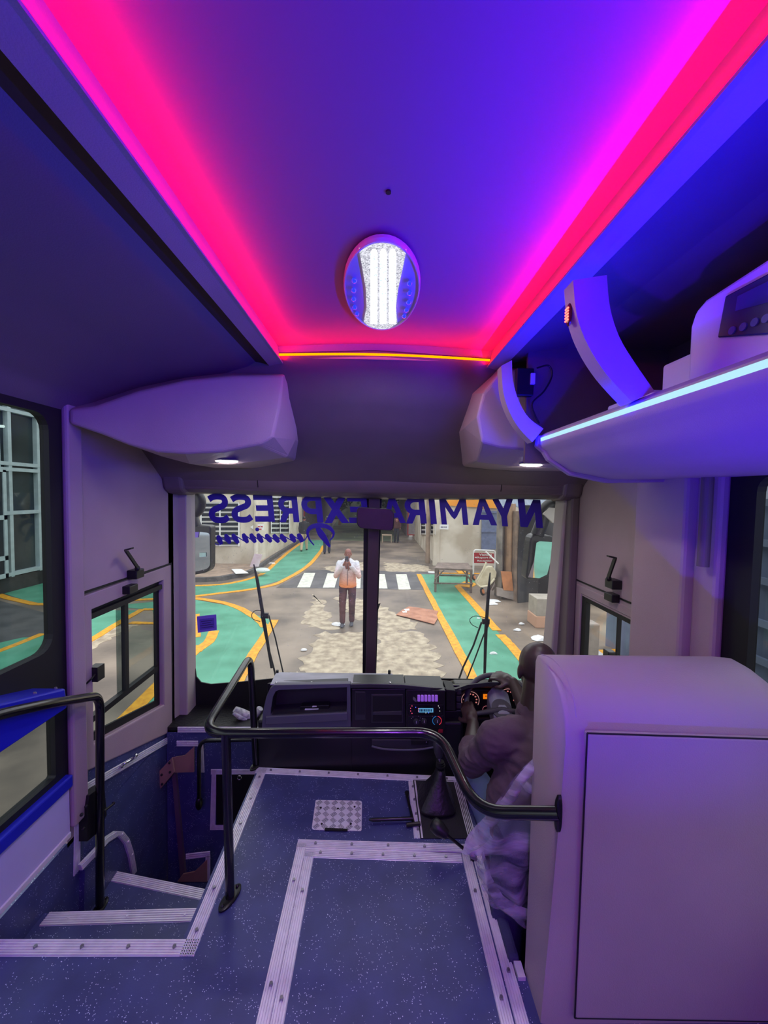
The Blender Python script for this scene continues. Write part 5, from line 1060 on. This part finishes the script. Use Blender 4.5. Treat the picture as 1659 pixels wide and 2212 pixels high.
q=MB(); q.prism([G(*y2(*p),.034) for p in ((285,1050),(330,1046),(335,1060),(300,1064))],(0,0,.002)); q.prism([G(*y2(*p),.034) for p in ((270,1070),(310,1066),(312,1078),(280,1080))],(0,0,.002)); q.build('paper_label',white,cbq)
for pts,lab in ((((1150,1048),(1180,1052),(1172,1070),(1190,1076)),None),):
    pass
lit=[(zz(1300,1187),.22,'white litter strip on the road beside the standing man'),(y2(1052,985),.28,'crumpled white plastic on the ground below the wheelbarrow'),(y2(1040,1010),.2,'long pale litter beside the crumpled plastic'),(y2(520,738),.22,'white litter at the far edge of the green lane beside the table'),(y2(1440,1310),.3,'white plastic piece at the right edge of the road'),(y2(1045,1435),.1,'thin white scrap on the green lane by the right wiper'),(y2(1290,1182),.09,'small white scrap right of the broken yellow line'),(y2(1252,1234),.11,'white scrap near the corner of the yellow line'),(zz(1015,1405),.08,'small white scrap on the pale concrete'),(zz(290,800),.09,'white scrap on the kerb'),(y2(920,1135),.05,'tiny scrap on the green lane'),(zz(740,662),.16,'white litter by the yellow kerb line')]
for i,(p,s,lab) in enumerate(lit):
    c=G(*p,.0); q=MB(); n=9; ring=[c+V((s*random.uniform(.5,1)*math.cos(2*math.pi*k/n),s*.6*random.uniform(.5,1)*math.sin(2*math.pi*k/n),.02)) for k in range(n)]; q.loft([[V((a.x,a.y,GZ+.012)) for a in ring],[a.lerp(c,.3)+V((0,0,.02+s*.10*random.random())) for a in ring]]); tag(q.build('litter',M('white litter',(232,234,236),.7)),lab,'litter','litter scattered on the road','thing')
cbx=T('cardboard_box','brown cardboard box lower part visible at the right windscreen edge','box',P(1,6.6,1166,1350)); q=MB(); a,b_=P(1,8.4,1157,1350),P(1,8.4,1215,1350); q.box((a.x,8.4,GZ),(b_.x,8.9,GZ+.27)); q.build('carton',M('brown carton',(200,158,132),.8),cbx,bevel=.02); q=MB(); q.box((a.x+.02,8.41,GZ+.27),(b_.x,8.9,GZ+.66)); q.build('upper_carton',M('grey beige carton',(176,168,156),.8,var=.1),cbx,bevel=.01)
# outside mirrors of the bus
ml=T('wing_mirror','black exterior mirror with a hanging arm seen at the left edge of the windscreen','mirror',P(1,2.95,435,1240))
MB().prism(rq([P(1,2.95,*p) for p in ((412,1133),(455,1136),(454,1236),(414,1243))],.3),(0,.10,0)).build('housing',plast_b,ml,bevel=.01)
MB().prism(rq([P(1,2.945,*zz(*p)) for p in ((62,385),(208,400),(212,700),(66,735))],.3),(0,.004,0)).build('mirror_glass',M('tinted mirror',(150,160,170),.04,1),ml)
MB().tube(smooth_path([P(1,2.98,*zz(*p)) for p in ((90,345),(60,250),(110,200),(125,130),(100,80),(60,60))],5)+[V((-1.22,2.6,1.62))],.045,10).build('arm',plast_b,ml,smooth=True)
q=MB(); q.prism([P(1,2.94,*zz(*p)) for p in ((62,392),(118,392),(112,438),(64,442))],(0,-.002,0)); q.build('sticker',M('violet sticker',(120,95,205)),ml); q=MB(); q.prism([P(1,2.94,*zz(*p)) for p in ((122,570),(178,568),(178,602),(122,606))],(0,-.002,0)); q.build('label',M('pale label',(170,205,195)),ml)
mr=T('wing_mirror','black exterior mirror reflecting the yard at the right edge of the windscreen','mirror',P(1,2.95,1165,1255))
MB().prism(rq([P(1,2.97,*p) for p in ((1147,1152),(1196,1158),(1190,1250),(1136,1253))],.35),(0,.12,0)).build('housing',plast_b,mr,bevel=.01)
gm_=[P(1,2.96,*y2(*p)) for p in ((1405,480),(1430,466),(1540,472),(1525,620),(1500,750),(1440,785),(1350,780),(1390,640))]; dn=V((0,0,0))
q=MB(); q.prism([p+V((0,-.168*(p.x-1.25)-.102*(p.z-1.1)-.035,0)) for p in gm_],(0,.004,0)); q.build('mirror_glass',M('clear mirror',(215,220,225),.03,1),mr)
MB().tube(smooth_path([P(1,2.98,*p) for p in ((1160,1156),(1170,1130),(1178,1100),(1200,1085),(1215,1090))],5)+[V((1.18,2.6,1.6))],.05,10).build('arm',plast_b,mr,smooth=True)
m3_=[P(1,2.93,*y2(*p)) for p in ((1470,240),(1520,180),(1600,190),(1590,290),(1560,320))]; q=MB(); q.prism(m3_,(0,.03,0)); q.build('upper_mirror',M('pale mirror back',(190,184,176),.4),mr,bevel=.006)
# ================================================================== PEOPLE
def hand(mb,w,d,n,side,curl=.8,s=1.,thumb=.5):
    """w wrist, d direction to the knuckles, n back-of-hand normal, side +1/-1 where the thumb is"""
    w,d,n=V(w),V(d).normalized(),V(n).normalized(); x=d.cross(n).normalized()*side; n=(n-d*n.dot(d)).normalized()
    R=Matrix((x,d,n)).transposed()
    mb.ball(w+d*.045*s,(.042*s,.052*s,.017*s),14,9,R); mb.cap(w,w+d*.03*s,.026*s,.028*s,10)
    for k,(ox,ln) in enumerate(((.030,.040),(.010,.044),(-.010,.041),(-.029,.033))):
        p=w+d*(.088 if k<3 else .080)*s+x*ox*s; a=0; v=d
        mb.cap(w+d*.05*s+x*ox*.8*s,p,.0115*s,.0095*s,8)
        for j,l in enumerate((1,.62,.5)):
            a+=curl*(1.0 if j else .75); v=(d*math.cos(a)-n*math.sin(a)); q=p+v*(ln*l*s); mb.cap(p,q,(.0095-.001*j)*s,(.0088-.001*j)*s,8); p=q
    b=w+d*.02*s+x*.028*s; t1=b+(x*.7+d*.6-n*.35*thumb*2).normalized()*.042*s; t2=t1+(d*.9+x*.1-n*.6*thumb*2).normalized()*.03*s; t3=t2+(d*.8-x*.2-n*.8*thumb*2).normalized()*.022*s
    mb.cap(b-x*.01*s,t1,.015*s,.012*s,8); mb.cap(t1,t2,.0115*s,.010*s,8); mb.cap(t2,t3,.010*s,.0085*s,8)
def head(mb,c,f,s=1.,up=V((0,0,1))):
    c,f=V(c),V(f).normalized(); x=f.cross(up).normalized(); R=Matrix((x,f,up)).transposed()
    L=lambda a,b,h: c+R@V((a*s,b*s,h*s))
    mb.ball(L(0,-.012,.03),(.078*s,.098*s,.092*s),20,14,R); mb.ball(L(0,.022,-.035),(.060*s,.070*s,.078*s),16,12,R); mb.ball(L(0,.06,-.088),(.03*s,.03*s,.024*s),10,8,R)
    mb.cap(L(0,.088,.01),L(0,.108,-.022),.009*s,.016*s,8); mb.ball(L(0,.085,-.058),(.025*s,.014*s,.010*s),10,6,R)
    for e in (-1,1):
        mb.ball(L(e*.078,-.012,-.01),(.010*s,.022*s,.033*s),10,8,R); mb.ball(L(e*.03,.078,.018),(.016*s,.012*s,.008*s),8,6,R); mb.ball(L(e*.04,.06,-.02),(.024*s,.026*s,.022*s),8,6,R)
# ---- driver
dskin=M('dark skin',(66,47,44),.42,var=.12,vs=12,spec=.55)
dr_p=T('person','man with a shaved head in a mauve brown shirt seated at the steering wheel','person',(.66,1.45,-.46))
q=MB(); hc=P(1,1.60,1160,1446); head(q,hc+V((0,0,.0)),(0.05,1,-.12),.98)
neck=V((.668,1.555,.50)); q.cap(hc+V((0,-.02,-.05)),neck,.062,.066,14); q.ball(hc+V((0,-.06,-.075)),(.052,.04,.05),12,8)
hip=V((.66,1.40,-.02)); chest=V((.655,1.48,.34))
q.cap(neck,chest,.06,.12,14); q.cap(chest,hip,.13,.14,14)
sL,sR=V((.488,1.50,.435)),V((.835,1.52,.43)); eL=P(1,1.62,1018,1648); eR=V((.80,1.80,.24))
tl_=math.radians(184); rimL=sc+u*0; 
um,vm=V((1,0,0)),V((0,math.cos(math.radians(33)),math.sin(math.radians(33)))); nm=V((0,-math.sin(math.radians(33)),math.cos(math.radians(33))))
rimL=sc+um*(R_w*math.cos(tl_))+vm*(R_w*math.sin(tl_)) if 'R_w' in globals() else sc+um*(.19*math.cos(tl_))+vm*(.19*math.sin(tl_))
tr_=math.radians(93); rimR=sc+um*(.19*math.cos(tr_))+vm*(.19*math.sin(tr_))
wL=P(1,1.90,1022,1562); wR=P(1,2.06,1108,1474)
for s_,e_,w_ in ((sL,eL,wL),(sR,eR,wR)): q.cap(s_,e_,.052,.043,12); q.cap(e_,e_.lerp(w_,.35),.043,.044,12); q.cap(e_.lerp(w_,.35),w_,.044,.029,12)
hand(q,wL,(rimL+V((-.012,-.0,.035))-wL),(-.35,-.75,.55),-1,.85,1.0,.5)
hand(q,wR,(rimR+V((-.035,.0,.028))-wR),(.05,-.55,.85),-1,.75,1.0,.3)
for s in (-1,1):
    kn=V((.66+s*.16,1.86,.0)); an=V((.66+s*.15,2.02,-.40)); hp0=V((.66+s*.09,1.42,-.02)); q.cap(hp0,kn,.085,.06,12); q.cap(kn,an,.055,.04,10); q.cap(an+V((0,-.02,-.02)),an+V((0,.10,-.035)),.035,.03,8)
voxel(q,'body',dskin,dr_p,.0052,5)
q=MB(); shm=M('mauve brown shirt',(88,68,80),.85,bump=.9,bs=14,var=.12,vs=7)
def shirt(q):
    q.ball((.66,1.49,.37),(.185,.125,.135),20,14); q.cap((.665,1.53,.455),(.66,1.49,.40),.085,.13,16)
    q.cap((.66,1.485,.36),(.66,1.42,.05),.165,.16,20); q.ball((.60,1.44,.2),(.16,.13,.2),16,10); q.ball((.72,1.44,.2),(.16,.13,.2),16,10)
    for s_,e_,w_ in ((sL,eL,wL),(sR,eR,wR)):
        q.cap((.66+(s_.x-.66)*.55,s_.y,s_.z+.01),s_,.085,.076,14); q.cap(s_,e_,.068,.054,14); m_=e_.lerp(w_,.30); q.cap(e_,m_,.056,.050,14)
        d=(w_-e_).normalized()
        for k in range(5): c=s_.lerp(e_,.3+.17*k); q.ball(c+V((random.uniform(-.01,.01),-.012,random.uniform(-.01,.01))),(.064,.058,.012),12,6)
        q.cap(m_-d*.02,m_,.058,.057,14)
shirt(q); q.cap((.665,1.535,.455),(.668,1.56,.505),.085,.074,14)
so=voxel(q,'shirt',shm,dr_p,.007,5,.0055)
q=MB()
ct=[V((.668+.072*math.cos(t),1.553+.066*math.sin(t),.512+.012*math.sin(t))) for t in [2*math.pi*k/28 for k in range(28)]]; q.loft([[p+V((0,0,-.02)) ,p+V((0,0,.018)),p*.5+(V((.668,1.553,.53)))*.0+p*.5+V((0,0,.018))+(V((.668,1.553,p.z))-p)*.08,p+V((0,0,-.02))+(V((.668,1.553,p.z))-p)*.08] for p in ct+ct[:1]]); q.build('collar',shm,so,smooth=60)
q=MB(); 
for s in (-1,1):
    kn=V((.66+s*.16,1.86,.0)); an=V((.66+s*.15,2.02,-.38)); hp0=V((.66+s*.09,1.42,-.01)); q.cap(hp0,kn,.10,.075,12); q.cap(kn,an,.07,.055,10)
q.ball((.66,1.41,.0),(.175,.14,.11),16,10)
voxel(q,'trousers',M('pale blue trousers',(110,128,165),.8,bump=.2,bs=40),dr_p,.009,4)
# ---- driver seat and its plastic film
ds=T('driver_seat','driver seat still wrapped in clear plastic film','seat',(.66,1.35,-.46)); sf=M('blue grey seat fabric',(52,56,92),.8,bump=.3,bs=200,var=.15)
q=MB(); q.box((.44,1.24,-.24),(.90,1.70,-.12)); q.build('cushion',sf,ds,bevel=.04,seg=4)
def sb(u_,v_): return V((.405+.50*u_,1.235-.02*math.sin(math.pi*u_)-.05*v_+.09*(1-v_),-.22+.60*v_))
q=MB(); q.loft([[V((x0,y0+.085*(1-k/6)-.0,z_)) for x0,y0 in ((.415-.012*math.sin(k),1.17),(.44,1.155),(.87,1.155),(.90,1.17),(.90,1.26),(.87,1.275),(.44,1.275),(.415,1.26))] for k,z_ in enumerate((-.2,-.1,0,.1,.2,.28,.33))]); q.build('backrest',sf,ds,bevel=.03,seg=3)
q=MB(); q.box((.52,1.3,-.46),(.80,1.6,-.22)); q.build('base',black,ds,bevel=.01)
MB().box((.42,1.10,-.10),(.455,1.35,.02)).build('seat_bolster',sf,ds,bevel=.012)
fm=D.materials.new('clear wrinkled film'); fm.use_nodes=True; t=fm.node_tree; t.nodes.clear()
o=t.nodes.new('ShaderNodeOutputMaterial'); tr=t.nodes.new('ShaderNodeBsdfTransparent'); tr.inputs[0].default_value=(.88,.88,.92,1); df=t.nodes.new('ShaderNodeBsdfPrincipled'); df.inputs['Base Color'].default_value=(.55,.54,.6,1); df.inputs['Roughness'].default_value=.3
mx=t.nodes.new('ShaderNodeMixShader'); g=t.nodes.new('ShaderNodeNewGeometry'); mp=t.nodes.new('ShaderNodeMapping'); mp.inputs['Rotation'].default_value=(0,.7,0); mp.inputs['Scale'].default_value=(2.5,2.5,14)
n1=t.nodes.new('ShaderNodeTexNoise'); n1.inputs['Scale'].default_value=1.6; n1.inputs['Detail'].default_value=4; r=t.nodes.new('ShaderNodeValToRGB'); r.color_ramp.elements[0].position=.42; r.color_ramp.elements[0].color=(.10,.10,.10,1); r.color_ramp.elements[1].position=.66; r.color_ramp.elements[1].color=(.66,.66,.66,1)
t.links.new(g.outputs['Position'],mp.inputs[0]); t.links.new(mp.outputs[0],n1.inputs['Vector']); t.links.new(n1.outputs[0],r.inputs[0]); t.links.new(r.outputs[0],mx.inputs[0]); t.links.new(tr.outputs[0],mx.inputs[1]); t.links.new(df.outputs[0],mx.inputs[2]); t.links.new(mx.outputs[0],o.inputs[0])
bmp=t.nodes.new('ShaderNodeBump'); bmp.inputs['Strength'].default_value=.8; bmp.inputs['Distance'].default_value=.02; t.links.new(n1.outputs[0],bmp.inputs['Height']); t.links.new(bmp.outputs[0],df.inputs['Normal'])
fp=T('plastic_film','crumpled clear plastic film draped over the driver seat beside the partition','plastic film',(.5,1.17,0))
Lp=[(1160,1632),(1120,1680),(1075,1735),(1040,1775),(1012,1815),(998,1843),(1024,1846),(1030,1880),(1040,1915),(1058,1948),(1085,1968),(1120,1977)]; Rp=[(1165,1640),(1165,1690),(1160,1740),(1158,1780),(1155,1820),(1152,1850),(1150,1870),(1148,1895),(1146,1925),(1144,1950),(1142,1968),(1141,1980)]
Ll=[P(1,1.16 if k<5 else 1.14,*p) for k,p in enumerate(Lp)]; Rl=[P(1,1.148,*p) for p in Rp]; NL=len(Ll)-1
def film(a,b_,ph=0,amp=.012):
    def fn(u_,v_):
        k=v_*NL; i=min(int(k),NL-1); f=k-i; A=a[i].lerp(a[i+1],f); B=b_[i].lerp(b_[i+1],f); p=A.lerp(B,u_)
        return p+V((0,-.02*math.sin(math.pi*u_)+amp*math.sin(9*u_+7*v_+ph)+amp*.7*math.sin(21*v_-6*u_+ph),0))
    return fn
q=MB(); q.grid(film(Ll,Rl),24,48); q.build('film',fm,fp,smooth=True)
band=[P(1,1.125,*p) for p in ((1156,1637),(1118,1682),(1078,1734),(1040,1780),(1014,1815),(1002,1843),(1008,1840),(1020,1830),(1035,1815),(1050,1795),(1060,1775),(1070,1760))]
b1=[P(1,1.12,*p) for p in ((1160,1632),(1110,1690),(1065,1745),(1030,1790),(1008,1820),(998,1845))]; b2_=[P(1,1.12,*p) for p in ((1162,1665),(1130,1700),(1100,1745),(1075,1785),(1050,1815),(1020,1836))]
def bf(u_,v_):
    k=v_*5; i=min(int(k),4); f=k-i; return b1[i].lerp(b1[i+1],f).lerp(b2_[i].lerp(b2_[i+1],f),u_)+V((0,-.015*math.sin(math.pi*u_)+.006*math.sin(14*v_),0))
q=MB(); q.grid(bf,10,30); q.build('folded_edge',fm,fp,smooth=True)
q=MB(); q.grid(lambda a,b_:film([P(1,1.13,1024,1846),P(1,1.13,1035,1900),P(1,1.13,1060,1945),P(1,1.13,1100,1975)]*1+[P(1,1.13,1140,1985)]*(NL-3),[P(1,1.12,1045,1840),P(1,1.12,1060,1890),P(1,1.12,1085,1930),P(1,1.12,1115,1955)]+[P(1,1.12,1142,1965)]*(NL-3),1,.004)(a,b_*4/NL),6,20); q.build('folded_edge',fm,fp,smooth=True)
# ---- generic standing figure: x across, facing f (+1 away from the camera, -1 towards it)
def figure(lab,base,s,face,stride,mats,arms,hair=None,lean=0,vox=.014,handsdown=True,extra=None,legx=None):
    sk,top,leg,shoe=mats; bx,by,bz=base; t=T('person',lab,'person',base)
    L=lambda x,y,z_: V((bx+x*s,by+(y*face+lean*z_*.0)*s,bz+z_*s))
    hip=L(0,0,.95); ch=L(0,.01*1,1.36); nk=L(0,.0,1.50); hd=L(0,.02,1.615)
    fl=legx or [(-.09,-stride,.0),(.09,stride,.0)]
    kn=[L(a*1.05,(b_*.45+.05),.50) for a,b_,_ in fl]; an=[L(a,b_,.09) for a,b_,_ in fl]
    q=MB(); head(q,hd,(0,face,0),.98*s); q.cap(nk,hd-V((0,0,.04*s)),.058*s,.055*s); q.cap(hip,ch,.11*s,.13*s)
    for (a,b_,_),k_,n_ in zip(fl,kn,an): q.cap(L(a,0,.92),k_,.07*s,.05*s); q.cap(k_,n_,.048*s,.035*s)
    for sh,el,wr in arms:
        sh,el,wr=L(*sh),L(*el),L(*wr); q.cap(sh,el,.045*s,.036*s); q.cap(el,wr,.037*s,.026*s)
    if extra: extra(q,L)
    else:
        for i,(sh,el,wr) in enumerate(arms): w_=L(*wr); hand(q,w_,w_-L(*el),(1 if i else -1,0,0),1,.35,s)
    voxel(q,'body',sk,t,vox*.55,3)
    q=MB(); q.loft([[L(rx*math.cos(k*math.pi/10),ry*math.sin(k*math.pi/10),z_) for k in range(20)] for rx,ry,z_ in ((.195,.135,.87),(.195,.14,.93),(.185,.135,1.1),(.185,.13,1.25),(.20,.125,1.36),(.165,.10,1.44),(.09,.08,1.50))])
    for sh,el,wr in arms: sh,el,wr=L(*sh),L(*el),L(*wr); q.cap(sh,el,.068*s,.056*s); q.cap(el,el.lerp(wr,.8),.056*s,.045*s)
    q.cap(L(0,0,1.42),L(0,.01,1.49),.09*s,.07*s); voxel(q,'top',top,t,vox,4,.006)
    q=MB(); q.ball(L(0,0,.93),(.17*s,.12*s,.11*s),16,10)
    for (a,b_,_),k_,n_ in zip(fl,kn,an): q.cap(L(a,0,.9),k_,.096*s,.076*s); q.cap(k_,n_+V((0,0,.02)),.074*s,.06*s)
    voxel(q,'trousers',leg,t,vox,4,.006)
    for n_ in an:
        q=MB(); q.ball(n_+V((0,0,-.045*s)),(.045*s,.06*s,.045*s),12,8); q.ball(n_+V((0,.09*face*s,-.06*s)),(.045*s,.085*s,.032*s),12,8); q.ball(n_+V((0,.05*face*s,-.055*s)),(.044*s,.09*s,.035*s),12,8); voxel(q,'shoe',shoe,t,.009,3)
    if hair: q=MB(); q.ball(hd+V((0,-.02*face*s,.05*s)),(.083*s,.10*s,.083*s),14,10); q.build('hair',hair,t,smooth=True)
    return t,L
# man photographing in the road
jk=M('white to orange jacket',(225,222,226),.7,bump=.3,bs=12); t=jk.node_tree; b=t.nodes['Principled BSDF']; g=t.nodes.new('ShaderNodeNewGeometry'); sx=t.nodes.new('ShaderNodeSeparateXYZ'); mr_=t.nodes.new('ShaderNodeMapRange'); mr_.inputs[1].default_value=GZ+.90; mr_.inputs[2].default_value=GZ+1.38; r=t.nodes.new('ShaderNodeValToRGB')
r.color_ramp.elements[0].color=rgb((240,148,92)); r.color_ramp.elements[1].color=rgb((222,222,232)); e=r.color_ramp.elements.new(.4); e.color=rgb((226,180,168))
t.links.new(g.outputs['Position'],sx.inputs[0]); t.links.new(sx.outputs[2],mr_.inputs[0]); t.links.new(mr_.outputs[0],r.inputs[0]); t.links.new(r.outputs[0],b.inputs['Base Color'])
skn=M('brown skin',(150,96,84),.5,var=.08); pb_=G(750,1349)
def photog(q,L):
    for s in (-1,1): w_=L(s*.055,.30,1.44); hand(q,w_,(-s*.035,-.02,.09),(s*.8,-.3,0),1,.7,1.0,.5)
arms=[((-.19,.0,1.40),(-.255,.12,1.14),(-.055,.30,1.44)),((.19,.0,1.40),(.255,.12,1.14),(.055,.30,1.44))]
tp_,L=figure('man in white and orange jacket standing in the road photographing with a phone',(pb_.x,pb_.y,GZ),.985,-1,.06,(skn,jk,M('maroon brown trousers',(104,66,68),.8,c2=(70,48,56),vs=5),M('grey boots',(84,86,96),.6)),arms,extra=photog,legx=[(-.10,.10,0),(.10,.0,0)],vox=.011)
tag(MB().box(L(-.036,.335,1.50)-V((0,0,0)),L(.036,.35,1.61)).build('phone',M('dark phone',(70,72,84),.3),bevel=.003),'dark phone held in front of the face of the man in the road','phone')
q=MB(); q.tube([L(0,.135,1.43),L(0,.15,1.2),L(0,.15,.93)],.006,6); q.build('zip',M('grey zip',(95,80,85),.5),tp_); q=MB(); q.box(L(.03,.128,1.30),L(.10,.122,1.308)); q.box(L(.03,.13,1.28),L(.10,.124,1.285)); q.build('chest_stripes',M('grey zip',(95,80,85)),tp_)
dk=M('dark clothing',(40,42,50),.8,var=.1); 
b0=G(663,1190); s0=1.0
hang=[((-.19,0,1.40),(-.23,-.02,1.13),(-.22,.06,.90)),((.19,0,1.40),(.23,.02,1.13),(.22,.10,.90))]
figure('person in a dark top and khaki trousers walking away on the green lane',(b0.x-.15,min(b0.y,21.5),GZ),1.0,1,.24,(skn,dk,M('khaki trousers',(205,180,150),.8),black),hang,hair=black)
b0=G(706,1196); figure('person in dark blue clothes walking behind the mirrored Premium lettering',(b0.x,min(b0.y,19.5),GZ),1.05,1,.12,(skn,dk,M('navy trousers',(42,46,70),.8),black),hang,hair=black)
b0=G(856,1172); t_,L=figure('person in dark clothes and a red cap standing right of the centre pillar',(b0.x,min(b0.y,23.5),GZ),1.0,-1,.05,(skn,M('dark red jacket',(78,44,46),.8),dk,black),hang)
q=MB(); q.ball(L(0,.01,1.69),(.10,.115,.06),14,8); q.ball(L(0,.12,1.66),(.075,.09,.012),12,6); q.build('cap',M('red cap',(215,70,44),.6),t_,smooth=True)
# bright chair-like stool beside the far person
b0=G(835,1168); st2=T('stool','small pale wooden stool beside the person in the red cap','stool',(b0.x,min(b0.y,23.5),GZ)); c=V((b0.x,min(b0.y,23.5),GZ)); wd=M('pale wood',(170,150,130),.7)
MB().box(c+V((-.3,-.2,.42)),c+V((.3,.2,.47))).build('seat',wd,st2)
for a in (-.27,.27):
    for b_ in (-.17,.17): MB().box(c+V((a-.025,b_-.025,0)),c+V((a+.025,b_+.025,.42))).build('leg',wd,st2)

# passenger seats behind the camera, seen only in the rear view mirror
rs=M('red seat fabric',(150,24,34),.7,bump=.2,bs=60)
s0_=T('passenger_seat','red passenger seat behind the camera seen in the rear view mirror','seat',(.75,-1.2,0),'red passenger seats')
MB().box((.42,-1.5,.30),(1.1,-1.0,.44)).build('cushion',rs,s0_,bevel=.05,seg=3); MB().box((.42,-1.62,.36),(1.1,-1.48,1.1)).build('backrest',rs,s0_,bevel=.05,seg=3); MB().box((.5,-1.45,0),(1.0,-1.1,.30)).build('base',black,s0_)
s1_=s0_.copy(); COL.objects.link(s1_); s1_.location=(-.95,-1.2,0)
for ch in list(s0_.children): c=ch.copy(); COL.objects.link(c); c.parent=s1_

# ------------------------------------------------------------------ small repeated fittings: one object each
def split_islands(o,name):
    me=o.data; par=list(range(len(me.vertices)))
    def find(a):
        while par[a]!=a: par[a]=par[par[a]]; a=par[a]
        return a
    for p in me.polygons:
        v=p.vertices; r=find(v[0])
        for k in v[1:]: par[find(k)]=r
    g={}
    for p in me.polygons: g.setdefault(find(p.vertices[0]),[]).append(tuple(p.vertices))
    for fs in g.values():
        ids=sorted({i for f in fs for i in f}); mp={a:k for k,a in enumerate(ids)}
        m=D.meshes.new(name); m.from_pydata([me.vertices[i].co for i in ids],[],[tuple(mp[i] for i in f) for f in fs]); m.materials.append(me.materials[0])
        n=D.objects.new(name,m); COL.objects.link(n); n.parent=o.parent; n.location=o.location
    D.objects.remove(o)
for o in list(D.objects):
    b=o.name.split('.')[0]
    if b in ('screws','bolts','rivets','hinge_pins','radio_leds','red_leds','dial_marks','corner_brace'): split_islands(o,{'screws':'screw','bolts':'bolt','rivets':'rivet','hinge_pins':'hinge_pin','radio_leds':'radio_led','red_leds':'red_led','dial_marks':'dial_mark','corner_brace':'corner_brace'}[b])
